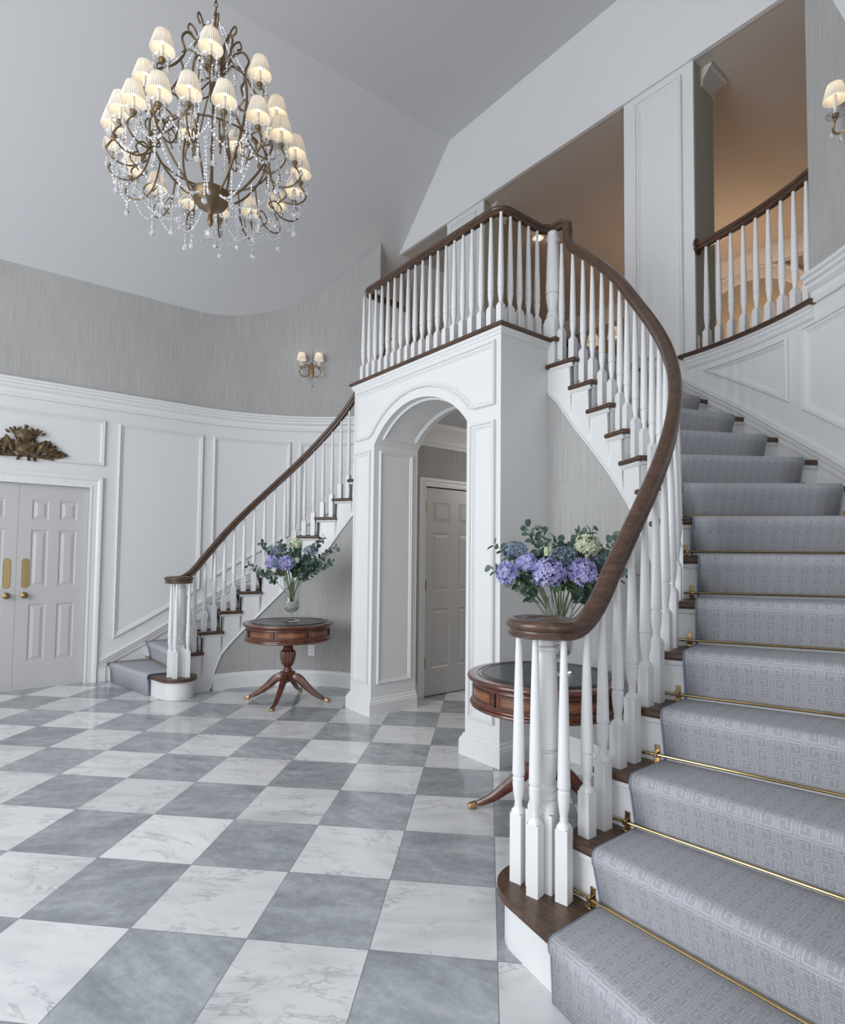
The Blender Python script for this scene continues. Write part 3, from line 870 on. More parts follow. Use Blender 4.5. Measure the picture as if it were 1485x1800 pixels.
NAMES = {1: 'right', -1: 'left'}
ORD = ['bottom', 'second', 'third', 'fourth', 'fifth', 'sixth', 'seventh', 'eighth', 'ninth', 'tenth', 'eleventh', 'twelfth', 'thirteenth', 'fourteenth']
for mir in (1, -1):
    SN = NAMES[mir]
    where = 'nearest the camera' if mir > 0 else 'across the hall'
    st = empty('staircase', (mir * 2.9, -1.0, 0), 'curved white staircase with oak treads %s, %s of the arch' % (where, SN), 'staircase')
    OV = .028
    # treads
    for k in range(1, 15):
        m = MB(); z1 = k * RISE; z0 = z1 - .033
        L = line_len(k, OV)
        A = line_pts(k, OV, 0); B = line_pts(k, OV, L + .02)
        Bb = line_pts(k + 1, -.03, line_len(k + 1, -.03) + .02)
        q0, q1 = QK[k - 1], QK[k] + 1.6
        if k == 1:
            poly = [B]
            # straight front tangent to the round end
            d = Vector((cos(radians(DK[0])), sin(radians(DK[0])))); a0 = radians(DK[0]) - pi / 2
            for i in range(19):
                a = a0 - (pi * 1.06) * i / 18
                poly.append(VC + Vector((cos(a), sin(a))) * .176)
            poly += [P(QK[1] + 1.0, RS), line_pts(2, -.03, .03), Bb]
        else:
            arcp = []
            n = 5
            for i in range(n + 1): arcp.append(P(q0 + (q1 - q0) * i / n, RO))
            poly = [B, A] + arcp[1:] + [line_pts(k + 1, -.03, .03), Bb]
            if k == 14: poly = [B, A] + arcp[1:] + [Vector((.93, CY + RO)), Vector((.93, .56)), Vector((.93, CY + RW)), Bb]
        m.prism([(p.x, p.y) for p in poly], z0, z1)
        o = m.build('tread', 'oak_tread', mir=mir, bevel=.012, smooth=0.5, bseg=3); attach(o, st)
        # riser
        m = MB()
        zr0 = (k - 1) * RISE
        if k == 1:
            rp = [B + Vector((0, .03))]
            for i in range(19):
                a = a0 - (pi * 1.06) * i / 18; rp.append(VC + Vector((cos(a), sin(a))) * .148)
            rp += [P(QK[1] + 1.0, RS + .02)]
            rp = [(p.x, p.y) for p in rp]
            m.rings([[(x, y, 0) for x, y in rp], [(x, y, z0 + .002) for x, y in rp]], close=False)
        else:
            a = line_pts(k, 0, (RS - RO) + .0); b = line_pts(k, 0, line_len(k, 0) + .02)
            m.quad((a.x, a.y, zr0), (b.x, b.y, zr0), (b.x, b.y, z0 + .002), (a.x, a.y, z0 + .002))
            dd = (b - a).normalized(); f = Vector((dd.y, -dd.x)) * .012
            m.quad((a.x + f.x, a.y + f.y, z0 - .018), (b.x + f.x, b.y + f.y, z0 - .018), (b.x + f.x, b.y + f.y, z0 + .001), (a.x + f.x, a.y + f.y, z0 + .001))
            m.quad((a.x, a.y, z0 - .024), (b.x, b.y, z0 - .024), (b.x + f.x, b.y + f.y, z0 - .018), (a.x + f.x, a.y + f.y, z0 - .018))
        attach(m.build('riser', 'white_paint', mir=mir, smooth=0.5), st)
    # riser up to the landing and its nosing
    m = MB(); a = line_pts(15, 0, RS - RO); b = line_pts(15, 0, line_len(15, 0))
    m.quad((a.x, a.y, 14 * RISE), (b.x, b.y, 14 * RISE), (b.x, b.y, 3.012), (a.x, a.y, 3.012)); attach(m.build('riser', 'white_paint', mir=mir), st)
    m = MB(); m.prism([(a.x - .10, a.y - .02), (a.x + .03, a.y - .02), (a.x + .03, b.y), (a.x - .10, b.y)], 3.012, LAND); attach(m.build('landing_nosing', 'oak_tread', mir=mir, bevel=.012), st)
    # open stringer: stepped top, raked curved bottom
    m = MB(); inner = RS; outer = RS + .03
    for k in range(1, 15):
        qa = QK[k - 1] + 1.2 if k > 1 else QK[0]; qb = QK[k] + 1.2 if k < 14 else 99.6
        if k == 1: qa = QK[1] - 6
        n = 8; zt = k * RISE - .033
        for i in range(n):
            q0 = qa + (qb - qa) * i / n; q1 = qa + (qb - qa) * (i + 1) / n
            for R in (inner, outer):
                a, b = P(q0, R), P(q1, R)
                m.quad((a.x, a.y, zb(q0)), (b.x, b.y, zb(q1)), (b.x, b.y, zt), (a.x, a.y, zt))
            a, b, a2, b2 = P(q0, inner), P(q1, inner), P(q0, outer), P(q1, outer)
            m.quad((a.x, a.y, zb(q0)), (b.x, b.y, zb(q1)), (b2.x, b2.y, zb(q1)), (a2.x, a2.y, zb(q0)))
        a, a2 = P(qa, inner), P(qa, outer); zl = (k - 1) * RISE - .033 if k > 1 else 0
        m.quad((a.x, a.y, max(0, zl)), (a2.x, a2.y, max(0, zl)), (a2.x, a2.y, zt), (a.x, a.y, zt))
    attach(m.build('stringer', 'white_paint', mir=mir, smooth=0.4), st)
    # bead along the lower edge and cove under the tread ends
    m = MB()
    qs = [-3.9 + (99 + 3.9) * (i / 60) ** 1.0 for i in range(61)]; qs = [-3.9, -3.4, -2.9, -2.4, -1.6, -.6, .8] + [q for q in qs if q > 1.5]
    rings = []
    for q in qs:
        z = zb(q); c = P(q, RS)
        def pt(d, dz, q=q, z=z): p = P(q, RS - d); return (p.x, p.y, z + dz)
        if q < 1: rings.append([pt(0, .0), pt(.010, .0), pt(.013, .008), pt(.010, .018), pt(0, .022)])
        else: rings.append([pt(0, -.004), pt(.010, -.004), pt(.013, .006), pt(.010, .016), pt(0, .02)])
    m.rings(rings)
    for k in range(2, 15):
        q0, q1 = QK[k - 1], QK[k] + 1.2; zt = k * RISE - .034; rg = []
        for i in range(5):
            q = q0 + (q1 - q0) * i / 4
            rg.append([(P(q, RS - d).x, P(q, RS - d).y, zt + dz) for d, dz in ((0, -.024), (.008, -.018), (.018, -.004), (.018, .001), (0, .001))])
        m.rings(rg)
    attach(m.build('stringer_trim', 'white_paint', mir=mir, smooth=0.5), st)
    # grasscloth wall under the stair, with baseboard
    m = MB(); qs = [-3.9, -3.3, -2.6, -1.8, -.8, .4, 2, 4, 6.2] + [6.2 + (99.6 - 6.2) * i / 36 for i in range(1, 37)]
    for q0, q1 in zip(qs[:-1], qs[1:]):
        a, b = P(q0, RS + .004), P(q1, RS + .004); u0, u1 = q0 * DEG, q1 * DEG
        m.quad((a.x, a.y, 0), (b.x, b.y, 0), (b.x, b.y, zb(q1) + .03), (a.x, a.y, zb(q0) + .03), uv=((u0, 0), (u1, 0), (u1, zb(q1)), (u0, zb(q0))))
    struct(m.build('wall_niche', 'grasscloth', mir=mir, smooth=0.5))
    m = MB(); rg = []
    for i in range(45):
        q = -3.2 + (99.3 + 3.2) * i / 44
        rg.append([(P(q, RS - d).x, P(q, RS - d).y, z) for z, d in ((0, 0), (0, .018), (.13, .018), (.135, .013), (.148, .011), (.158, .004), (.165, 0))])
    m.rings(rg); struct(m.build('baseboard_niche', 'white_paint', mir=mir, smooth=0.5))

    # ---- runner
    rn = empty('carpet_runner', (mir * 2.9, -1.0, 0), 'blue grey runner with greek key weave on the %s staircase' % SN, 'carpet runner', 'stair runners')
    m = MB(); EDG = [[], []]
    v = 0.0; prev = None; PROF = []
    IN_, OUT_ = .165, .125
    for k in range(1, 16):
        seq = []
        zt = k * RISE if k < 15 else LAND
        if k < 15 or True:
            # riser foot, slanting to the nosing, round it, back over the tread
            seq += [(k, -.012 + .006, (k - 1) * RISE + .008), (k, OV + .004, zt - .05), (k, OV + .012, zt - .036), (k, OV + .0145, zt - .018), (k, OV + .010, zt - .001), (k, OV - .002, zt + .008), (k, OV - .02, zt + .0095)]
        if k == 1: seq[0] = (1, OV - .004, .004)
        if k < 15: seq += [(k + 1, .01, zt + .0095)]
        PROF += seq
    def rows(off=0.0):
        out = []
        for k, ov, z in PROF:
            inn = IN_ if k > 1 else .155 + 0.0
            if k == 1: inn = .17
            L = line_len(k, ov)
            out.append((line_pts(k, ov, inn), line_pts(k, ov, L - OUT_), z))
        return out
    R_ = rows()
    vv = [0.0]
    for i in range(1, len(R_)):
        ma = (R_[i - 1][0] + R_[i - 1][1]) / 2; mb_ = (R_[i][0] + R_[i][1]) / 2
        vv.append(vv[-1] + hypot((mb_ - ma).length, R_[i][2] - R_[i - 1][2]))
    NX = 6
    base = []
    for (a, b, z) in R_:
        w = (b - a).length
        base.append([(a.lerp(b, i / NX), z, i / NX * w) for i in range(NX + 1)])
    for i in range(len(R_) - 1):
        for j in range(NX):
            p00, z0, u00 = base[i][j]; p01, _, u01 = base[i][j + 1]; p10, z1, u10 = base[i + 1][j]; p11, _, u11 = base[i + 1][j + 1]
            m.quad((p00.x, p00.y, z0), (p01.x, p01.y, z0), (p11.x, p11.y, z1), (p10.x, p10.y, z1), uv=((u00, vv[i]), (u01, vv[i]), (u11, vv[i + 1]), (u10, vv[i + 1])))
    o = m.build('runner_body', 'runner', mir=mir, smooth=0.9, recalc=True); attach(o, rn)
    sol = o.modifiers.new('thick', 'SOLIDIFY'); sol.thickness = .008; sol.offset = 0
    for e in (0, 1):
        m = MB(); m.tube([((r[e]).x, (r[e]).y, r[2] - .001) for r in R_], .0065, 6)
        attach(m.build('edge_binding', 'binding', mir=mir), rn)
    # ---- stair rods
    for k in range(2, 16):
        z = (k - 1) * RISE + .030; ov = .022
        a = line_pts(k, ov, IN_ - .075); b = line_pts(k, ov, line_len(k, ov) - OUT_ + .075); d = (b - a).normalized()
        c = (a + b) / 2
        rod = empty('stair_rod', (mir * c.x, c.y, z), 'brass rod at the foot of the %s riser of the %s staircase' % (ORD[k - 1] if k < 15 else 'topmost', SN), 'stair rod', 'brass stair rods')
        m = MB(); m.tube([(a.x, a.y, z), (b.x, b.y, z)], .0055, 10); attach(m.build('rod', 'brass', mir=mir), rod)
        for p, sg in ((a, -1), (b, 1)):
            m = MB(); dd = d * sg; pts = []
            for t, r in ((-.002, .004), (.002, .0075), (.006, .0075), (.010, .005), (.018, .0085), (.026, .0085), (.034, .005), (.038, .002)):
                pts.append((p + dd * t, r))
            rs = []
            s1 = Vector((-dd.y, dd.x, 0)); s2 = Vector((0, 0, 1))
            for q_, r in pts: rs.append([Vector((q_.x, q_.y, z)) + (s1 * cos(2 * pi * i / 10) + s2 * sin(2 * pi * i / 10)) * r for i in range(10)])
            m.rings(rs); attach(m.build('finial', 'brass', mir=mir), rod)
            # bracket: wall plate with a ring round the rod
            m = MB(); q_ = p - dd * .045; n_ = Vector((d.y, -d.x)); 
            def bx(u0, u1, n0, n1, z0_, z1_):
                i = m.add([(q_.x + d.x * u + n_.x * n, q_.y + d.y * u + n_.y * n, zz) for zz in (z0_, z1_) for u, n in ((u0, n0), (u1, n0), (u1, n1), (u0, n1))])
                for f in ((0, 3, 2, 1), (4, 5, 6, 7), (0, 1, 5, 4), (1, 2, 6, 5), (2, 3, 7, 6), (3, 0, 4, 7)): m.face(*[i + t for t in f])
            bx(-.010, .010, -.020, -.016, z - .026, z + .034)
            bx(-.007, .007, -.017, .009, z - .009, z - .005); bx(-.007, .007, -.017, .009, z + .006, z + .010)
            bx(-.007, .007, .006, .010, z - .008, z + .009); bx(-.014, .014, -.02, .012, z - .029, z - .024)
            attach(m.build('bracket', 'brass', mir=mir, bevel=.0015), rod)

    # ---- railing of the stair
    rl = empty('stair_railing', (mir * 2.35, -1.0, RISE), 'walnut handrail with round volute on white balusters, %s staircase' % SN, 'stair railing')
    for k in range(1, 15):
        qa, qb = QK[k - 1], QK[k]
        if k == 1: continue
        for f in ((.22, .72) if k < 14 else (.24, .81)):
            q = qa + (qb - qa) * f
            p = P(q, RB - .008 * min(1, max(0, (90 - q) / 25))); ang = atan2(P(q + 1, RB).y - P(q - 1, RB).y, P(q + 1, RB).x - P(q - 1, RB).x)
            L = rail_bottom(q) - k * RISE
            pass
            if k == 2 and f < .5: L = 1.15 - k * RISE
            L = round(L / .01) * .01
            baluster(L, rl, mir * p.x, p.y, k * RISE, ang * mir, .172 if f < .5 else .262)
    for dx, dy in ((-.080, -.058), (.020, -.080), (.107, -.028), (-.078, .062)):
        baluster(.925, rl, mir * (VC.x + dx), VC.y + dy, RISE, radians(12) * mir, .265)
    newel(rl, mir * VC.x, VC.y, RISE, .925, .31, radians(12) * mir)
    # rail path: top down
    NX_, NY_ = .985, P(90, RB).y; RR = RB - .014
    pts = []; wd = []
    zl_ = LAND + .83; xm = 1.055
    pts = [(.93, NY_, zl_), (1.0, NY_, zl_), (xm - .012, NY_, zl_), (xm, NY_, zl_ - .010), (xm + .002, NY_, zl_ - .04)]
    qg = 90 + (CX - xm - .004) / DEG
    zg = rail_bottom(qg)
    pts += [(xm + .004, NY_, zl_ - .075), (xm + .010, NY_, zg + .030 - .02), (xm + .030, NY_, zg - .025)]
    q = 90 + (CX - xm - .055) / DEG
    while q > -9:
        p = P(q, RB + (RR - RB) * min(1, (90 - q) / 25) if q < 90 else RB); pts.append((p.x, p.y, rail_bottom(q))); q -= 2.5
    nfix = 8
    for it in range(6):
        z_ = [p[2] for p in pts]
        for i in range(nfix, len(pts) - 1): pts[i] = (pts[i][0], pts[i][1], (z_[i - 1] + 2 * z_[i] + z_[i + 1]) / 4)
    wd = [1] * len(pts)
    # easing into the level volute, a spiral round the newel
    zv = RISE + .915; r0 = CX + RR - VC.x
    p8 = Vector(pts[-1][:2]); z8 = pts[-1][2]
    for i in range(1, 9):
        t = i / 8; y = p8.y + (VC.y - p8.y) * t; s_ = (z8 - zv)
        pts.append((CX + RR, y, zv + s_ * (1 - t) ** 1.9)); wd.append(1)
    N_ = 40; turns = 1.28
    for i in range(1, N_ + 1):
        t = i / N_; a = -2 * pi * turns * t; r = r0 * (1 - t) ** .55 * .985 + .012
        pts.append((VC.x + r * cos(a), VC.y + r * sin(a), zv)); wd.append(1.0 + .10 * min(1, t * 3) - .62 * t * t)
    m = MB(); rail_sweep(m, pts, wd)
    hr = m.build('handrail', 'walnut', mir=mir, smooth=0.7); attach(hr, rl)
    m = MB(); m.lathe([(.001, -.0005), (.085, -.0005), (.09, .012), (.088, .050), (.07, .061), (.035, .062), (.03, .0635), (.018, .0635), (.012, .060), (.001, .058)], 28, c=(VC.x, VC.y, zv))
    attach(m.build('volute_cap', 'walnut', mir=mir, smooth=0.7), rl)

# ------------------------------------------------------------------ landing balustrade
br = empty('landing_railing', (0, .25, LAND), 'level walnut handrail over white turned balusters above the central arch', 'landing railing')
LX = .893; LY = .055
n = 19
for i in range(n):
    baluster(.83, br, -LX + 2 * LX * i / (n - 1), LY, LAND, 0)
for sx in (-1, 1):
    for j in range(1, 5): baluster(.83, br, sx * LX, LY + .098 * j, LAND, 0)
    newel(br, sx * .955, P(90, RB).y, LAND - .20, 1.03 + .0, .36, 0)
m = MB(); pts = []
YN = P(90, RB).y
pts += [(-.94, YN, LAND + .83), (-LX, YN - .07, LAND + .83), (-LX, LY + .12, LAND + .83)]
rc = .10
for i in range(9):
    a = pi + (pi / 2) * i / 8; pts.append((-LX + rc + rc * cos(a), LY + rc + rc * sin(a) - 0, LAND + .83))
for i in range(9):
    a = -pi / 2 + (pi / 2) * i / 8; pts.append((LX - rc + rc * cos(a), LY + rc + rc * sin(a), LAND + .83))
pts += [(LX, LY + .12, LAND + .83), (LX, YN - .07, LAND + .83), (.94, YN, LAND + .83)]
rail_sweep(m, pts); attach(m.build('handrail', 'walnut', smooth=0.7), br)

# ------------------------------------------------------------------ railings in the upper side openings
for mir in (1, -1):
    ur = empty('balcony_railing', (mir * 2.0, 1.45, LAND), ('curved walnut rail and white balusters in the top right opening' if mir > 0 else 'walnut rail in the far upper opening, seen through the landing balusters'), 'balcony railing')
    RRb = RW + .045
    for i in range(9):
        a = radians(79.4 - 20.2 * i / 8); baluster(.83, ur, mir * (CX + RRb * cos(a)), CY + RRb * sin(a), LAND, (a) * mir)
    m = MB(); pts = []
    for i in range(16):
        a = radians(81.3 - 23.6 * i / 15); pts.append((CX + RRb * cos(a), CY + RRb * sin(a), LAND + .83))
    rail_sweep(m, pts); attach(m.build('handrail', 'walnut', mir=mir, smooth=0.7), ur)
    m = MB(); a = radians(81.25); T4 = Matrix.Translation((CX + RRb * cos(a), CY + RRb * sin(a), LAND + .865)) @ Matrix.Rotation(pi / 2, 4, 'Y')
    m.lathe([(.001, -.004), (.062, -.004), (.066, .002), (.064, .010), (.052, .016), (.001, .018)], 24, M4=T4)
    attach(m.build('rosette', 'walnut', mir=mir), ur)
# ------------------------------------------------------------------ drum tables
def drum_table(cx, cy, rz, label):
    t = empty('drum_table', (cx, cy, 0), label, 'table', rz=rz)
    def put(o, par=t): o.parent = par; return o
    m = MB()
    m.lathe([(.001, .725), (.400, .725), (.418, .728), (.430, .737), (.4335, .745), (.431, .753), (.424, .758), (.352, .760), (.001, .760)], 72)
    top = put(m.build('tabletop', 'mahogany', smooth=0.5))
    m = MB(); m.lathe([(.001, .7595), (.348, .7595), (.348, .7625), (.001, .7625)], 72); put(m.build('leather_inset', 'leather', smooth=0.5), top)
    m = MB()
    for r0, r1 in ((.350, .356), (.372, .376), (.335, .337)):
        z = .7618 if r0 > .348 else .7638
        rg = [[((r1 if i in (1, 2) else r0) * cos(2 * pi * k / 72), (r1 if i in (1, 2) else r0) * sin(2 * pi * k / 72), z - (.003 if i in (0, 1) else 0)) for i in range(4)] for k in range(73)]
        m.rings(rg, True, False, False)
    put(m.build('inlay_band', 'dark_inlay'), top)
    m = MB()
    m.lathe([(.001, .585), (.395, .585), (.412, .590), (.418, .598), (.416, .607), (.404, .612), (.402, .618), (.407, .622), (.401, .627), (.398, .632), (.398, .705), (.404, .710), (.402, .716), (.410, .722), (.408, .727), (.001, .727)], 72)
    ap = put(m.build('apron', 'mahogany', smooth=0.5))
    for j in range(8):
        a0 = 2 * pi * j / 8 + .07; a1 = 2 * pi * (j + 1) / 8 - .07
        def band(mb, aa, ab, z0, z1, r0, r1, n=12):
            rg = []
            for i in range(n + 1):
                a = aa + (ab - aa) * i / n
                rg.append([(r * cos(a), r * sin(a), z) for r, z in ((r0, z0), (r1, z0), (r1, z1), (r0, z1))])
            mb.rings(rg)
        m = MB(); band(m, a0, a1, .641, .697, .39, .4015)
        dr = put(m.build('drawer', 'burl', smooth=0.4), ap)
        m = MB()
        band(m, a0 + .012, a1 - .012, .645, .6475, .395, .4032); band(m, a0 + .012, a1 - .012, .690, .6925, .395, .4032)
        band(m, a0 + .012, a0 + .020, .645, .6925, .395, .4032, 2); band(m, a1 - .020, a1 - .012, .645, .6925, .395, .4032, 2)
        band(m, a0 - .006, a1 + .006, .636, .641, .395, .4005); band(m, a0 - .006, a1 + .006, .697, .702, .395, .4005)
        put(m.build('drawer_stringing', 'dark_inlay', smooth=0.4), dr)
        if j % 2 == 0:
            am = (a0 + a1) / 2; m = MB(); T4 = Matrix.Rotation(am, 4, 'Z') @ Matrix.Translation((.4015, 0, .672)) @ Matrix.Rotation(pi / 2, 4, 'Y')
            m.lathe([(.001, 0), (.0055, 0), (.0055, .0015), (.001, .002)], 10, M4=T4); put(m.build('keyhole', 'brass'), dr)
        m = MB(); am = a1 + .07; m.box((.395, -.004, .634), (.4035, .004, .704), Matrix.Rotation(am, 4, 'Z')); put(m.build('apron_divider', 'dark_inlay', smooth=None), ap)
    m = MB()
    def fl(a, z): return 1 - (.10 * (0.5 - 0.5 * cos(a * 16)) ** 2 if .325 < z < .475 else 0)
    m.lathe([(.06, .595), (.06, .58), (.034, .572), (.036, .545), (.043, .520), (.046, .512), (.052, .507), (.052, .500), (.046, .495), (.062, .482), (.073, .470), (.076, .455), (.075, .43), (.071, .40), (.064, .37), (.052, .345), (.036, .328), (.030, .318), (.032, .308), (.046, .304), (.048, .298), (.040, .292), (.042, .284), (.070, .280), (.075, .272), (.072, .262), (.062, .258), (.058, .205), (.040, .185), (.02, .175), (.001, .170)], 64, flute=fl)
    put(m.build('pedestal', 'mahogany', smooth=0.35))
    for j in range(4):
        R = Matrix.Rotation(pi / 4 + j * pi / 2, 4, 'Z')
        ctl = [(.040, .205), (.080, .226), (.110, .216), (.145, .185), (.182, .145), (.225, .115), (.275, .072), (.330, .042), (.385, .022)]
        hw = [.034, .033, .031, .029, .026, .024, .022, .020, .018]; th = [.055, .046, .044, .042, .038, .033, .027, .021, .016]
        def sect(i):
            x, z = ctl[i]; x0, z0 = ctl[max(0, i - 1)]; x1, z1 = ctl[min(len(ctl) - 1, i + 1)]
            t_ = Vector((x1 - x0, 0, z1 - z0)).normalized(); n_ = Vector((-t_.z, 0, t_.x)); 
            if n_.z < 0: n_ = -n_
            c = Vector((x, 0, z)); r = []
            for u, v in ((-1, -1), (1, -1), (1, .35), (.6, .75), (.6, 1), (0, .88), (-.6, 1), (-.6, .75), (-1, .35)):
                r.append(R @ (c + Vector((0, 1, 0)) * (u * hw[i]) + n_ * (v * th[i])))
            return r
        m = MB(); m.rings([sect(i) for i in range(len(ctl))])
        lg = put(m.build('leg', 'mahogany', smooth=0.8))
        sb_ = lg.modifiers.new('smooth', 'SUBSURF'); sb_.levels = 1; sb_.render_levels = 2
        m = MB(); rg = []
        for x, z0, z1, w in ((.378, .006, .040, .019), (.388, .004, .039, .0205), (.404, .0015, .033, .021), (.418, .0015, .028, .020), (.426, .004, .020, .015)):
            rg.append([R @ Vector((x, y, z)) for y, z in ((-w, z0), (w, z0), (w, (z0 + z1) / 2), (w * .7, z1), (-w * .7, z1), (-w, (z0 + z1) / 2))])
        m.rings(rg); put(m.build('toe_cap', 'antique_brass', smooth=0.7, bevel=.002), lg)
    return t

# ------------------------------------------------------------------ vases and flowers
def vase(cx, cy, z0, rz, label):
    v = empty('footed_vase', (cx, cy, z0), label, 'vase', 'footed glass vases', rz)
    m = MB()
    m.box((-.052, -.052, 0), (.052, .052, .014)); m.box((-.036, -.036, .014), (.036, .036, .024))
    b = m.build('foot', 'solid_glass', smooth=None, bevel=.002); b.parent = v
    outer = [(.012, .024), (.020, .028), (.012, .036), (.011, .05), (.017, .062), (.012, .074), (.014, .082), (.022, .088), (.045, .096), (.066, .114), (.076, .14), (.0775, .17), (.075, .21), (.074, .27), (.076, .33), (.082, .385), (.090, .425)]
    inner = [(.0865, .425), (.0785, .385), (.0725, .33), (.0705, .27), (.0715, .21), (.074, .17), (.072, .14), (.062, .118), (.042, .103), (.001, .100)]
    m = MB(); m.lathe([(.001, .024)] + outer + inner, 40, cap=False); b = m.build('bowl', 'glass', smooth=0.9); b.parent = v
    return v
def pebbles(cx, cy, z0, label):
    m = MB(); rnd = random.Random(3)
    for i in range(420):
        z = z0 + .112 + .085 * rnd.random(); h = z - z0
        rmax = lerp(h, [.10, .118, .14, .17, .21], [.03, .056, .066, .067, .065]); r = rmax * sqrt(rnd.random())
        if rnd.random() < .5: r = rmax * (.9 + .08 * rnd.random())
        a = rnd.random() * 2 * pi
        m.ball((cx + r * cos(a), cy + r * sin(a), z), .0055 + .0025 * rnd.random(), 6, sq=(1, .8, .7))
    o = m.build('pebbles', 'pebble', smooth=1.2, recalc=False); tag(o, label, 'pebbles', kind='stuff'); return o
RND = random.Random(11)
def frame(n):
    n = n.normalized(); up = Vector((0, 0, 1)) if abs(n.z) < .9 else Vector((1, 0, 0))
    a = n.cross(up).normalized(); return a, n.cross(a), n
def curve_pts(p0, p1, p2, n=10):
    return [(p0 * (1 - t) ** 2 + p1 * (2 * t * (1 - t)) + p2 * t * t) for t in [i / n for i in range(n + 1)]]
def leaf_mesh(m, base, d, nrm, L, Wd, fold=.15, round_=False, seg=5):
    d = d.normalized(); s = d.cross(nrm).normalized(); n_ = s.cross(d).normalized(); rs = []
    for i in range(seg + 1):
        t = i / seg
        w = (sin(pi * min(1, t * 1.0)) ** (.55 if round_ else .8)) * Wd / 2 * (1 if round_ else (1.15 - .4 * t)); w = max(w, Wd * .02)
        c = base + d * (L * t) + n_ * (-fold * L * (t ** 2) * .6)
        rs.append([c - s * w + n_ * (w * .25), c, c + s * w + n_ * (w * .25)])
    i0 = m.add([p for r in rs for p in r])
    for i in range(seg):
        for k in range(2): a = i0 + i * 3 + k; m.face(a, a + 1, a + 4, a + 3)
def bloom(name, label, c, vc, r, mat, petal, count, zs, group, leaves=2):
    """flower head at c, its stem running down into the vase at vc"""
    c = Vector(c); vc = Vector(vc); b = vc + Vector((RND.uniform(-.03, .03), RND.uniform(-.03, .03), .18))
    neck = vc + (c - vc) * 0.0 + Vector(((c.x - vc.x) * .22, (c.y - vc.y) * .22, .44))
    f = empty(name, b, label, 'flower', group)
    n0 = (c - (vc + Vector((0, 0, .30)))).normalized()
    m = MB(); pts = curve_pts(b, neck, c - n0 * r * .5); m.tube(pts, .0046, 7); attach(m.build('stem', 'stem_green'), f)
    m = MB()
    for i in range(count):
        # even points over the head, thinned underneath
        y = 1 - 2 * (i + .5) / count; rr = sqrt(1 - y * y); a = i * 2.39996
        n = Vector((rr * cos(a), rr * sin(a), y))
        if n.dot(n0) < -.62: continue
        wob = 1 + RND.uniform(-.12, .10)
        p = c + Vector((n.x * r, n.y * r, n.z * r * zs)) * wob
        u, v, w = frame((n + Vector((RND.uniform(-.7, .7), RND.uniform(-.7, .7), RND.uniform(-.7, .7)))))
        ro = RND.random() * pi; s = petal * RND.uniform(.8, 1.15)
        for q in range(4):
            a2 = ro + q * pi / 2; d = u * cos(a2) + v * sin(a2); e = u * -sin(a2) + v * cos(a2)
            k = m.add([p, p + d * s * .55 + e * s * .42 + w * s * .1, p + d * s * 1.05 + w * s * .28, p + d * s * .55 - e * s * .42 + w * s * .1]); m.face(k, k + 1, k + 2, k + 3)
    o = m.build('flower_head', mat, smooth=1.2, recalc=False); attach(o, f)
    for i in range(leaves):
        a = RND.random() * 2 * pi; m = MB(); d = Vector((cos(a), sin(a), -.35)) + (c - vc) * .5
        d.z = min(d.z, .2); base = c - n0 * r * .75
        leaf_mesh(m, base, d, Vector((0, 0, 1)), max(.1, r * RND.uniform(1.5, 1.9)), max(.062, r * 1.0), .35, seg=6)
        attach(m.build('leaf', 'green_leaf', smooth=1.2, recalc=False), f)
    return f
def eucalyptus(label, tip, vc, n, group, size=.021):
    n = int(n * 1.5)
    tip = Vector(tip); vc = Vector(vc); b = vc + Vector((RND.uniform(-.03, .03), RND.uniform(-.03, .03), .2))
    ctl = vc + Vector(((tip.x - vc.x) * .30, (tip.y - vc.y) * .30, (tip.z - vc.z) * .78))
    f = empty('eucalyptus_branch', b, label, 'branch', group)
    pts = curve_pts(b, ctl, tip, 18); m = MB(); m.tube(pts, lambda t: .0028 * (1 - t) + .001, 6); attach(m.build('stem', 'stem_green'), f)
    m = MB()
    for i in range(n):
        t = .44 + .56 * i / (n - 1); k = min(17, int(t * 18)); p = pts[k].lerp(pts[k + 1], t * 18 - k); tg = (pts[k + 1] - pts[k]).normalized()
        u, v, w = frame(tg)
        for sg in (0, 1):
            a = i * 1.7 + sg * pi + RND.uniform(-.4, .4); d = (u * cos(a) + v * sin(a)) + tg * .55
            s = size * (1.15 - .45 * t) * RND.uniform(1.1, 1.6)
            nr = Vector((RND.uniform(-1, 1), RND.uniform(-1, 1), RND.uniform(-.2, 1)))
            leaf_mesh(m, p + d.normalized() * .006, d, nr, s * 1.55, s * 1.45, .1, True, 6)
    attach(m.build('leaves', 'eucalyptus', smooth=1.2, recalc=False), f)
def bouquet(vx, vy, tz, side, big, blooms, twigs, grp):
    vc = (vx, vy, tz)
    for nm, lab, off, z, r, kind in blooms:
        mat, pet, cnt, zs = {'lilac': ('lilac_petal', .0150, 210, .92), 'teal': ('teal_floret', .0075, 330, .7), 'ivory': ('ivory_petal', .0150, 170, .9)}[kind]
        bloom(nm, lab, (vx + off[0], vy + off[1], z), vc, r, mat, pet, cnt, zs, grp + ' flowers', 4 if kind == 'lilac' else 2)
    for i, (lab, off, z, n) in enumerate(twigs): eucalyptus(lab, (vx + off[0], vy + off[1], z), vc, n, grp + ' eucalyptus', .028)
TL = (-1.549, -.345); TR = (1.585, -.30)
drum_table(TL[0], TL[1], 0.0, 'round mahogany drum table with leather top in the far niche left of the arch')
drum_table(TR[0], TR[1], 0.0, 'round mahogany drum table behind the near balusters, right of the arch')
VL = (-1.53, -.325); VR = (1.635, -.245)
vase(VL[0], VL[1], .7628, .25, 'clear footed glass vase on the far drum table')
vase(VR[0], VR[1], .7628, .25, 'clear footed glass vase on the near drum table behind the volute')
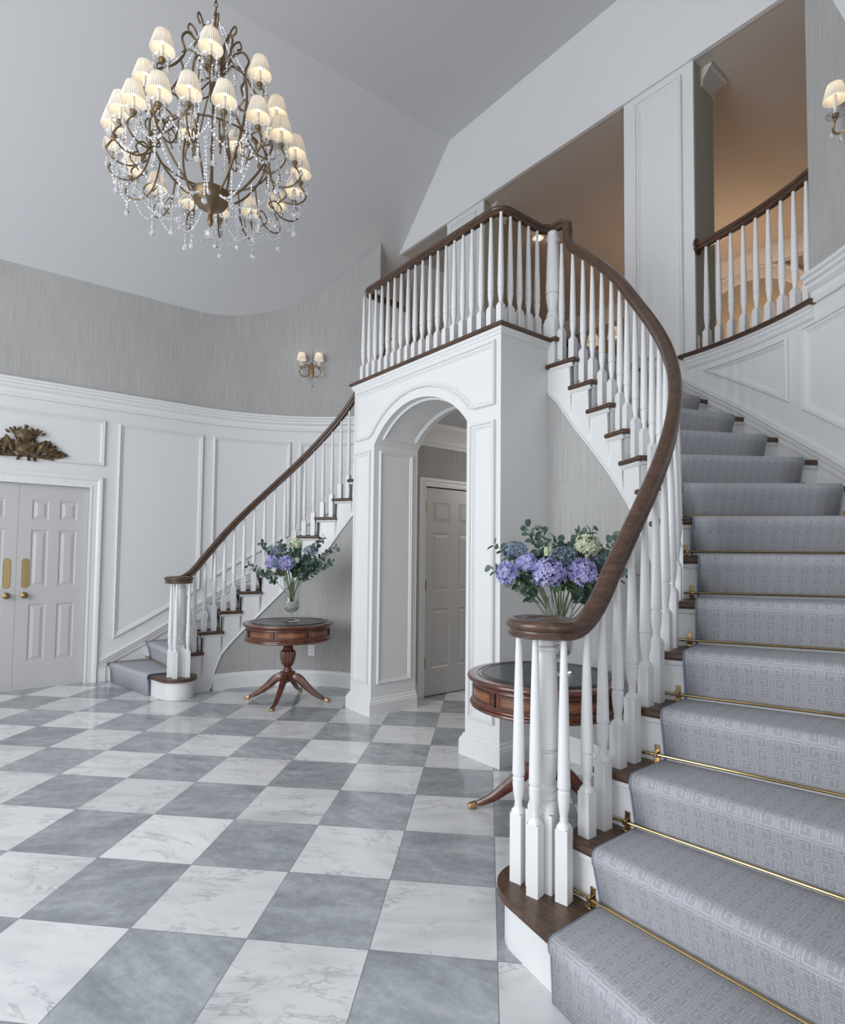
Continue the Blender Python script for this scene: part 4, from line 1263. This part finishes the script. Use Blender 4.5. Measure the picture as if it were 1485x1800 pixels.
pebbles(VL[0], VL[1], .7628, 'white pebbles filling the bowl of the far vase')
pebbles(VR[0], VR[1], .7628, 'white pebbles filling the bowl of the near vase')
f = (.784, -.62)      # towards the camera
def o2(x, y, d): return (x + f[0] * d, y + f[1] * d)
bouquet(VR[0], VR[1], .7628, 'near', True, [
    ('hydrangea', 'lilac hydrangea at the left edge of the near bouquet', o2(-.137, -.268, .02), 1.325, .060, 'lilac'),
    ('hydrangea', 'lilac hydrangea second from the left in the near bouquet', o2(-.071, -.188, .0), 1.378, .058, 'lilac'),
    ('hydrangea', 'largest lilac hydrangea at the front centre of the near bouquet', o2(-.004, -.100, .07), 1.325, .085, 'lilac'),
    ('hydrangea', 'lilac hydrangea right of centre in the near bouquet, beside the handrail', o2(.104, .040, .06), 1.332, .076, 'lilac'),
    ('hydrangea', 'grey green lacy flower head at the upper left of the near bouquet', o2(-.108, -.241, -.02), 1.450, .068, 'teal'),
    ('hydrangea', 'grey blue lacy flower head above the centre of the near bouquet', o2(.050, -.035, .04), 1.425, .070, 'teal'),
    ('hydrangea', 'ivory hydrangea at the upper right of the near bouquet', o2(.138, .068, .0), 1.480, .066, 'ivory'),
    ('hydrangea', 'dusky lacy flower head at the far right of the near bouquet', o2(.185, .135, -.03), 1.405, .060, 'teal'),
], [
    ('eucalyptus branch reaching lowest left from the near bouquet', (-.190, -.340), 1.345, 8),
    ('eucalyptus branch at the upper left edge of the near bouquet', (-.176, -.328), 1.475, 9),
    ('tallest eucalyptus branch left of centre in the near bouquet', (-.065, -.195), 1.575, 9),
    ('upright eucalyptus branch just right of the tallest one in the near bouquet', (-.016, -.133), 1.565, 8),
    ('eucalyptus branch rising over the middle of the near bouquet', (.04, -.06), 1.52, 9),
    ('eucalyptus branch behind the ivory hydrangea of the near bouquet', (.12, .04), 1.560, 9),
    ('eucalyptus branch rising right of the ivory hydrangea', (.164, .094), 1.568, 8),
    ('eucalyptus branch leaning right over the near handrail', (.247, .202), 1.520, 9),
    ('eucalyptus branch showing below the handrail at the right of the near bouquet', (.292, .274), 1.340, 10),
    ('low eucalyptus branch spreading right under the near bouquet', (.20, .158), 1.330, 10),
    ('bushy eucalyptus branch filling the right side of the near bouquet', (.21, .15), 1.43, 12),
    ('bushy eucalyptus branch filling the back of the near bouquet', (-.02, .06), 1.47, 12),
], 'near bouquet')
bouquet(VL[0], VL[1], .7628, 'far', False, [
    ('hydrangea', 'lilac hydrangea at the left of the far bouquet', o2(-.064, -.170, .03), 1.335, .068, 'lilac'),
    ('hydrangea', 'lilac hydrangea at the front centre of the far bouquet', o2(.031, -.055, .09), 1.330, .072, 'lilac'),
    ('hydrangea', 'grey lacy flower head between the two lilac blooms of the far bouquet', o2(-.014, -.110, .08), 1.325, .068, 'teal'),
    ('hydrangea', 'ivory hydrangea at the top of the far bouquet', o2(.073, -.010, .0), 1.515, .055, 'ivory'),
    ('hydrangea', 'grey blue lacy flower head at the upper left of the far bouquet', o2(-.026, -.138, .0), 1.455, .066, 'teal'),
    ('hydrangea', 'grey blue lacy flower head at the right of the far bouquet', o2(.165, .105, .0), 1.450, .066, 'teal'),
], [
    ('eucalyptus branch reaching lowest left from the far bouquet', (-.213, -.362), 1.305, 9),
    ('eucalyptus branch at the upper left of the far bouquet', (-.128, -.270), 1.520, 9),
    ('tall eucalyptus branch left of the ivory bloom in the far bouquet', (-.03, -.12), 1.53, 9),
    ('eucalyptus branch beside the ivory bloom in the far bouquet', (.05, -.02), 1.52, 10),
    ('tallest eucalyptus branch at the right of the far bouquet', (.25, .20), 1.58, 10),
    ('eucalyptus branch reaching farthest right from the far bouquet', (.317, .295), 1.480, 10),
    ('eucalyptus branch drooping right from the far bouquet', (.285, .265), 1.350, 11),
    ('bushy eucalyptus branch filling the middle right of the far bouquet', (.14, .085), 1.40, 13),
    ('bushy eucalyptus branch filling the centre of the far bouquet', (.06, .02), 1.45, 12),
    ('bushy eucalyptus branch low on the right of the far bouquet', (.19, .14), 1.34, 11),
    ('bushy eucalyptus branch at the left back of the far bouquet', (-.11, -.16), 1.42, 11),
], 'far bouquet')
for (vx, vy), w, off, z in ((VR, 'near', o2(.004, -.100, .02), 1.425), (VL, 'far', o2(.091, .017, .07), 1.34)):
    c = Vector((vx + off[0], vy + off[1], z)); vc = Vector((vx, vy, .7628)); b = vc + Vector((0, 0, .2))
    fl = empty('flower_bud', b, 'pale green unopened bud in the middle of the %s bouquet' % w, 'flower')
    m = MB(); m.tube(curve_pts(b, vc + Vector((0, 0, .42)), c - Vector((0, 0, .02))), .0035, 7); attach(m.build('stem', 'stem_green'), fl)
    m = MB()
    for i in range(5):
        a = 2 * pi * i / 5; m.ball((c.x + .014 * cos(a), c.y + .014 * sin(a), c.z + .02), .012, 8, sq=(1, 1, 3.0))
    attach(m.build('bud', 'bud_green', smooth=1.2), fl)

# ------------------------------------------------------------------ lamps with pleated shades
SHADE = {}
def pleat_shade(key, rb, rt, h, parent, world_c, name='lamp_shade'):
    if key not in SHADE:
        m = MB(); n = 72; rs = []
        for r, z in ((rb, 0), (rb * .55 + rt * .45, h * .5), (rt, h)):
            rs.append([((r + .0028 * r / .066 * cos(k * pi)) * cos(2 * pi * k / n), (r + .0028 * r / .066 * cos(k * pi)) * sin(2 * pi * k / n), z) for k in range(n)])
        m.rings(rs, True, False, False); o = m.build(name, 'silk', smooth=None, recalc=False); SHADE[key] = o.data
    else: o = bpy.data.objects.new(name, SHADE[key]); COL.objects.link(o)
    o.parent = parent; o.matrix_parent_inverse = wm(parent).inverted(); o.location = world_c
    return o
def inst(key, builder, mat, name, parent, loc, rz=0, smooth=0.7):
    if key not in SHADE:
        m = MB(); builder(m); o = m.build(name, mat, smooth=smooth); SHADE[key] = o.data
    else: o = bpy.data.objects.new(name, SHADE[key]); COL.objects.link(o)
    o.parent = parent; o.matrix_parent_inverse = wm(parent).inverted(); o.location = loc; o.rotation_euler.z = rz
    return o
def b_candle(m): m.lathe([(.0095, 0), (.0095, .085), (.004, .087)], 12)
def b_cup(m): m.lathe([(.006, -.022), (.009, -.016), (.007, -.010), (.016, -.004), (.019, .004), (.019, .012), (.012, .013), (.001, .013)], 14)
def b_dish(m): 
    m.lathe([(.012, -.004), (.030, -.002), (.046, .008), (.050, .016), (.048, .017), (.043, .010), (.028, .001), (.012, 0)], 18, cap=False, flute=lambda a, z: 1 + .05 * cos(a * 9))
def b_bulb(m): m.ball((0, 0, .022), .012, 10, sq=(1, 1, 1.7))
def candle_light(arm, c, key, rb, rt, h, ch=.0, power=0):
    """c = top of the cup"""
    inst('cup', b_cup, 'antique_brass', 'candle_cup', arm, c)
    inst('dish', b_dish, 'dish_glass', 'drip_dish', arm, (c[0], c[1], c[2] - .004))
    inst('candle%.2f' % ch, (lambda m: m.lathe([(.0095, 0), (.0095, .085 + ch), (.004, .087 + ch)], 12)), 'candle', 'candle', arm, (c[0], c[1], c[2] + .010))
    inst('bulb', b_bulb, 'bulb', 'bulb', arm, (c[0], c[1], c[2] + .097 + ch))
    pleat_shade(key, rb, rt, h, arm, (c[0], c[1], c[2] + .062 + ch))
def strand(m, pts, r=.005, gap=.016, end=True):
    pts = [Vector(p) for p in pts]; acc = 0
    L = [0]
    for a, b in zip(pts[:-1], pts[1:]): L.append(L[-1] + (b - a).length)
    n = max(2, int(L[-1] / gap)); j = 0
    for i in range(n + 1):
        s = L[-1] * i / n
        while j < len(L) - 2 and L[j + 1] < s: j += 1
        t = (s - L[j]) / max(1e-6, L[j + 1] - L[j]); p = pts[j].lerp(pts[j + 1], t)
        k = 1 + .35 * ((i % 3) == 0); m.octa(p, r * k, r * 1.15 * k)
def drop(m, p, r=.011, h=.05):
    p = Vector(p); m.octa(p, r * .5, r * .6)
    rs = []
    for rr, z in ((.15, -.1), (.5, -.35), (.95, -.65), (1.0, -.78), (.7, -.93), (.2, -1.0)):
        rs.append([(p.x + rr * r * cos(2 * pi * k / 7), p.y + rr * r * sin(2 * pi * k / 7), p.z + z * h) for k in range(7)])
    m.rings(rs)

# ---- chandelier
CH = (0.0, -1.70)
ch = empty('chandelier', (CH[0], CH[1], 6.46), 'large gilt chandelier with pleated shades and crystal strands under the vaulted ceiling', 'chandelier')
m = MB(); m.lathe([(.001, 6.40), (.02, 6.402), (.055, 6.43), (.06, 6.46), (.001, 6.46)], 20, c=(CH[0], CH[1], 0)); attach(m.build('canopy', 'gilt_iron'), ch)
m = MB(); z = 6.40; i = 0
while z > 4.95:
    pts = []; w_, h_ = .010, .023
    for k in range(13):
        a = 2 * pi * k / 12; u = w_ * cos(a); v = h_ * sin(a)
        pts.append((CH[0] + (u if i % 2 else 0), CH[1] + (0 if i % 2 else u), z - .018 + v))
    m.tube(pts, .0032, 6, caps=False); z -= .036; i += 1
attach(m.build('chain', 'gilt_iron'), ch)
m = MB(); m.lathe([(.001, 3.52), (.012, 3.53), (.02, 3.56), (.012, 3.60), (.03, 3.63), (.09, 3.66), (.115, 3.70), (.12, 3.74), (.10, 3.755), (.04, 3.76), (.012, 3.78), (.009, 4.0), (.016, 4.03), (.009, 4.06), (.009, 4.50), (.03, 4.54), (.05, 4.60), (.03, 4.64), (.012, 4.68), (.009, 4.85), (.018, 4.88), (.018, 4.90), (.006, 4.93), (.006, 4.96), (.001, 4.97)], 24, c=(CH[0], CH[1], 0)); attach(m.build('central_stem', 'gilt_iron'), ch)
def rad(a, r, z): return Vector((CH[0] + r * cos(a), CH[1] + r * sin(a), z))
def smooth_curve(ctl, n=6):
    out = []; c = [ctl[0]] + list(ctl) + [ctl[-1]]
    for i in range(1, len(c) - 2):
        p0, p1, p2, p3 = [Vector(x) for x in c[i - 1:i + 3]]
        for k in range(n):
            t = k / n; out.append(.5 * ((2 * p1) + (-p0 + p2) * t + (2 * p0 - 5 * p1 + 4 * p2 - p3) * t * t + (-p0 + 3 * p1 - 3 * p2 + p3) * t ** 3))
    out.append(Vector(ctl[-1])); return out
for j in range(8):
    a = radians(10 + 45 * j)
    # cage rib: out from the lower bowl, in to the crown, ending in a scroll
    prof = [(.08, 3.70), (.20, 3.78), (.33, 3.95), (.40, 4.14), (.37, 4.32), (.26, 4.44), (.20, 4.56), (.22, 4.64), (.18, 4.70), (.12, 4.67), (.08, 4.60), (.03, 4.55)]
    m = MB(); m.tube(smooth_curve([rad(a, r, z) for r, z in prof]), .0075, 7); attach(m.build('cage_rib', 'gilt_iron'), ch)
    prof = [(.03, 4.55), (.08, 4.68), (.12, 4.79), (.155, 4.82), (.165, 4.78), (.14, 4.76)]
    m = MB(); m.tube(smooth_curve([rad(a + .39, r, z) for r, z in prof]), .006, 7); attach(m.build('crown_scroll', 'gilt_iron'), ch)
m = MB(); m.tube([rad(2 * pi * i / 48, .362, 3.99) for i in range(49)], .006, 7, caps=False); attach(m.build('arm_ring', 'gilt_iron'), ch)
lamps = [(d, .42, 4.29) for d in (-61, -21, 21, 95, 140, 185, 228)] + [(d, .43, 4.17) for d in (-82, 45)]
lamps += [(d, .565, 3.885) for d in (-80, -66, -48, -31, -12, 8, 26, 43, 63, 86, 109, 132, 155, 178, 201, 224, 247, 265)]
for d, r, z in lamps:
    a = radians(d); arm_e = empty('arm', (CH[0], CH[1], z)); arm_e.parent = ch; arm_e.matrix_parent_inverse = wm(ch).inverted()
    m = MB()
    if z > 4.1: prof = [(.035, z + .20), (.13, z + .10), (.22, z - .04), (.32, z - .13), (r + .01, z - .11), (r + .035, z - .05), (r, z - .016)]
    else: prof = [(.36, 3.99), (.375, 3.90), (.41, 3.80), (.47, 3.745), (.55, 3.745), (r + .035, 3.79), (r + .02, 3.84), (r, z - .016)]
    m.tube(smooth_curve([rad(a, r_, z_) for r_, z_ in prof]), .0052, 7)
    prof = [(r - .14, z - .15), (r - .09, z - .09), (r - .13, z - .04), (r - .18, z - .07), (r - .155, z - .10)]
    m.tube(smooth_curve([rad(a, r_, z_) for r_, z_ in prof]), .0048, 6)
    arm_m = m.build('arm', 'gilt_iron'); bpy.data.objects.remove(arm_e); attach(arm_m, ch)
    candle_light(arm_m, tuple(rad(a, r, z)), 'chs', .069, .041, .108)
rn2 = random.Random(5); ns = 0
def add_strand(pts, dr=True, r=.0048, hh=.045):
    global ns
    if ns >= 98: return
    m = MB(); strand(m, pts, r * 1.75, .020)
    if dr: drop(m, Vector(pts[-1]) - Vector((0, 0, .012)), .018, hh * 1.1)
    attach(m.build('crystal_strand', 'crystal', smooth=None, recalc=False), ch); ns += 1
def sag(p, q, s, n=10):
    p, q = Vector(p), Vector(q); return [p.lerp(q, i / n) - Vector((0, 0, s * 4 * (i / n) * (1 - i / n))) for i in range(n + 1)]
# festoons round the lower ring, gathered at the middle
for j in range(18):
    a0 = radians(20 * j); a1 = radians(20 * (j + 1)); add_strand(sag(rad(a0, .57, 3.80), rad(a1, .57, 3.80), .10), False)
for j in range(12):
    a = radians(30 * j + 8); add_strand(sag(rad(a, .50, 3.76), rad(a, .12, 3.68), .11), False)
for j in range(12):
    a = radians(30 * j + 20); add_strand([rad(a, .20, 4.44), rad(a, .22, 4.10)], True)
for j in range(8):
    a = radians(45 * j + 10); add_strand(sag(rad(a, .05, 4.86), rad(a, .38, 4.30), .05), False)
for j in range(8):
    a = radians(45 * j + 32); add_strand([rad(a, .10, 4.75), rad(a, .10, 4.48)], True)
for j in range(14):
    a = radians(360 / 14 * j); r = .54; add_strand([rad(a, r, 3.80), rad(a, r, 3.66)], True, hh=.055)
for j in range(12):
    a = radians(30 * j + 5); r = .30; add_strand([rad(a, r, 3.74), rad(a, r, 3.56 + .05 * rn2.random())], True, hh=.055)
for j in range(14):
    a = radians(360 / 14 * j + 9); r = .42; add_strand([rad(a, r, 4.06 - .1 * (j % 2)), rad(a, r, 3.82 - .1 * (j % 2))], True)
# pendants below every drip dish
nd = 0
for d, r, z in lamps:
    for k in range(3):
        a = radians(d); c = rad(a, r, z - .002); b = 2 * pi * k / 3 + .5
        p = (c.x + .047 * cos(b), c.y + .047 * sin(b), c.z + .006); m = MB(); strand(m, [p, (p[0], p[1], p[2] - .035)], .006, .014); drop(m, (p[0], p[1], p[2] - .045), .014, .05)
        attach(m.build('crystal_drop', 'crystal', smooth=None, recalc=False), ch)
m = MB(); m.ball((CH[0], CH[1], 3.47), .035, 12); attach(m.build('crystal_ball', 'crystal', smooth=None), ch)

# ---- wall sconces
def sconce(a_deg, z, mir, label, X=None):
    a = radians(a_deg)
    n = Vector((-cos(a) * mir, -sin(a), 0)); base = Vector((mir * (CX + RW * cos(a)), CY + RW * sin(a), z))
    if X is not None: base = Vector(X); n = Vector((0, -1, 0))
    t = Vector((-n.y, n.x, 0))
    s = empty('wall_sconce', base, label, 'wall lamp')
    W = lambda u, o, w: base + t * u + n * o + Vector((0, 0, w))
    m = MB(); rs = []
    for w, hw, o in ((-.10, .006, .012), (-.08, .020, .018), (-.04, .034, .022), (0, .042, .026), (.04, .030, .022), (.08, .040, .02), (.11, .016, .014), (.125, .005, .01)):
        rs.append([W(-hw, 0, w), W(-hw * .6, o, w), W(hw * .6, o, w), W(hw, 0, w)])
    m.rings(rs); attach(m.build('backplate', 'antique_brass', smooth=0.9), s)
    m = MB(); m.lathe([(.001, .10), (.010, .11), (.006, .14), (.013, .17), (.007, .19), (.003, .30), (.001, .315)], 8, M4=Matrix.Translation(tuple(W(0, .03, 0)))); attach(m.build('spire', 'crystal', smooth=0.5), s)
    for sg in (-1, 1):
        m = MB(); m.tube(smooth_curve([W(sg * .01, .02, -.02), W(sg * .05, .05, -.075), (W(sg * .10, .09, -.085)), W(sg * .135, .10, -.045), W(sg * .13, .10, -.01), W(sg * .112, .10, .010)]), .006, 8)
        m.tube(smooth_curve([W(sg * .02, .02, .05), W(sg * .06, .03, .085), W(sg * .085, .035, .06), W(sg * .065, .035, .045)]), .006, 7)
        am_ = m.build('arm', 'antique_brass'); attach(am_, s)
        c = W(sg * .112, .10, .025); candle_light(am_, tuple(c), 'scs', .060, .038, .092, .035)
        m = MB()
        strand(m, sag(W(sg * .02, .04, -.03), W(sg * .13, .10, -.06), .04), .004); drop(m, W(sg * .15, .10, -.03), .011, .05); drop(m, W(sg * .08, .09, -.10), .011, .05)
        attach(m.build('crystal_strand', 'crystal', smooth=None, recalc=False), s)
    m = MB(); 
    for k in range(5): strand(m, sag(W(-.05 + .025 * k, .05, -.06), W(0, .03, -.16), .03), .004)
    drop(m, W(0, .03, -.165), .016, .05); attach(m.build('crystal_strand', 'crystal', smooth=None, recalc=False), s)
    return s
sconce(35.3, 3.81, -1, 'two armed crystal sconce on the grasscloth wall left of the landing')
sconce(45.5, 3.94, 1, 'crystal sconce cut by the right edge of the picture, above the near staircase')
sconce(0, 4.58, 1, 'lit sconce on the back wall of the upper hall, seen between balusters', (-1.66, 5.245, 4.66)).scale = (1.75, 1.75, 1.75)

# ------------------------------------------------------------------ carved crest over the double doors
cr = empty('wall_ornament', (-3.51, -2.40, 2.37), 'carved dark gilt crown and laurel crest hanging above the double doors', 'wall ornament')
XF = -3.505
def CW(y, z, d): return Vector((XF + d, -2.395 + y, z))
m = MB(); rs = []
for z, hw, o in ((2.555, .070, .03), (2.585, .085, .05), (2.60, .098, .058), (2.612, .094, .052), (2.635, .112, .064), (2.66, .128, .066), (2.672, .118, .055)):
    rs.append([CW(-hw, z, 0), CW(-hw * .8, z, o * .7), CW(0, z, o), CW(hw * .8, z, o * .7), CW(hw, z, 0)])
m.rings(rs)
for y, z, r in ((-.134, 2.695, .012), (-.10, 2.705, .016), (-.05, 2.71, .013), (0, 2.73, .021), (.05, 2.71, .013), (.10, 2.705, .016), (.134, 2.695, .012)):
    z -= .022; c = CW(y, z, .04); m.ball(tuple(c), r, 8); leaf_mesh(m, CW(y, z - .05, .04), Vector((0, y * .5, .06)), Vector((1, 0, 0)), .055, .034, .1)
attach(m.build('crown', 'crest', smooth=0.9), cr)
m = MB(); Rm = Matrix.Translation(tuple(CW(0, 2.475, .0))) @ Matrix.Rotation(pi / 2, 4, 'Y')
m.lathe([(.001, .050), (.045, .048), (.062, .040), (.068, .046), (.078, .044), (.082, .030), (.080, 0), (.001, 0)], 28, M4=Rm @ Matrix.Scale(.92, 4, (1, 0, 0)))
for k in (-1, 1):
    for w in range(8): m.ball(tuple(CW(k * (.085 - .004 * w), 2.545 - .018 * w, .03)), .013, 7)
attach(m.build('shield', 'crest', smooth=0.8), cr)
rc_ = random.Random(2)
for k in (-1, 1):
    m = MB()
    for i in range(64):
        t = (i % 32) / 31; lay = i // 32
        y = k * (.085 + .235 * t ** 1.05); z = 2.395 + .035 * (1 - t) + .035 * t + lay * .045 * (1 - t)
        ang = 1.45 - 1.35 * t + rc_.uniform(-.4, .4)
        L = (.135 if .15 < t < .6 else .10) * (1 - .35 * t)
        leaf_mesh(m, CW(y * (1 - .12 * lay), z + rc_.uniform(-.015, .03), .012 + .025 * rc_.random()), Vector((rc_.uniform(.0, .3), k * cos(ang), sin(ang))), Vector((1, 0, .15)), L, L * .36, .25, seg=5)
    m.tube([CW(k * .02, 2.40, .02), CW(k * .12, 2.395, .025), CW(k * .26, 2.43, .02), CW(k * .34, 2.435, .015)], .008, 6)
    for i in range(5): leaf_mesh(m, CW(k * (.08 + .03 * i), 2.42, .03), Vector((.2, k * .5, -.25 - .1 * i * .3)), Vector((1, 0, .2)), .07, .035, .2)
    o = m.build('laurel_spray', 'crest', smooth=1.0, recalc=False); attach(o, cr)
    sd_ = o.modifiers.new('t', 'SOLIDIFY'); sd_.thickness = .006
m = MB()
for y, w in ((-.045, -.3), (.03, .1), (.075, .3)):
    rs = []
    for i in range(5):
        t = i / 4; c = CW(y + w * .06 * t, 2.40 - .045 * t, .03 + .008 * sin(t * 6)); rs.append([c + Vector((0, -.016, 0)), c + Vector((.004, 0, 0)), c + Vector((0, .016, 0)), c + Vector((-.004, 0, 0))])
    rb_ = MB(); rb_.rings(rs); attach(rb_.build('ribbon', 'crest'), cr)

# ------------------------------------------------------------------ outlet in the far niche
a = radians(180 - 134.5); R_ = RS + .004
c = Vector((-(CX + R_ * cos(a)), CY + R_ * sin(a), .375)); n = Vector((cos(a), -sin(a), 0)).normalized(); t = Vector((-n.y, n.x, 0))
ou = empty('power_outlet', c, 'small white power outlet low on the wall behind the far table', 'outlet')
def obx(m, u, hw, z, hz, d0, d1):
    i = m.add([c + t * uu + n * dd + Vector((0, 0, zz)) for zz in (z - hz, z + hz) for uu, dd in ((u - hw, d0), (u + hw, d0), (u + hw, d1), (u - hw, d1))])
    for f_ in ((0, 3, 2, 1), (4, 5, 6, 7), (0, 1, 5, 4), (1, 2, 6, 5), (2, 3, 7, 6), (3, 0, 4, 7)): m.face(*[i + k for k in f_])
m = MB(); obx(m, 0, .036, 0, .057, -.002, .006); attach(m.build('cover_plate', 'plastic', bevel=.002), ou)
for z in (-.022, .022):
    m = MB(); obx(m, 0, .016, z, .015, .005, .008); sk = m.build('socket', 'plastic', bevel=.002); attach(sk, ou)
    m = MB(); obx(m, -.006, .0013, z + .002, .005, .007, .0086); obx(m, .006, .0013, z + .002, .005, .007, .0086); attach(m.build('slot', 'black_metal', smooth=None), sk)

# ------------------------------------------------------------------ upper hall lighting
def downlight(x, y, label):
    d = empty('ceiling_spotlight', (x, y, 5.455), label, 'ceiling light', 'recessed spotlights of the upper hall')
    m = MB(); m.lathe([(.001, 5.445), (.045, 5.445), (.06, 5.449), (.075, 5.447), (.08, 5.4545), (.001, 5.4545)], 24, c=(x, y, 0)); attach(m.build('trim_ring', 'white_paint'), d)
    m = MB(); m.ball((x, y, 5.433), .026, 12); attach(m.build('bulb', 'downlight'), d)
    l = bpy.data.lights.new('hall_spot', 'SPOT'); l.spot_size = 1.6; l.energy = 30; l.color = (1, .80, .62); l.shadow_soft_size = .05
    o = bpy.data.objects.new('hall_spot', l); COL.objects.link(o); o.location = (x, y, 5.33)
downlight(-1.01, 2.71, 'small recessed spotlight in the upper hall ceiling above the landing')
l = bpy.data.lights.new('hall_lamp', 'POINT'); l.energy = 40; l.color = (1, .68, .44); l.shadow_soft_size = .12
o = bpy.data.objects.new('hall_lamp', l); COL.objects.link(o); o.location = (.6, 4.5, 4.1)
l = bpy.data.lights.new('hallway_lamp', 'POINT'); l.energy = 20; l.color = (1, .90, .80); l.shadow_soft_size = .15
o = bpy.data.objects.new('hallway_lamp', l); COL.objects.link(o); o.location = (.2, 2.6, 2.3)
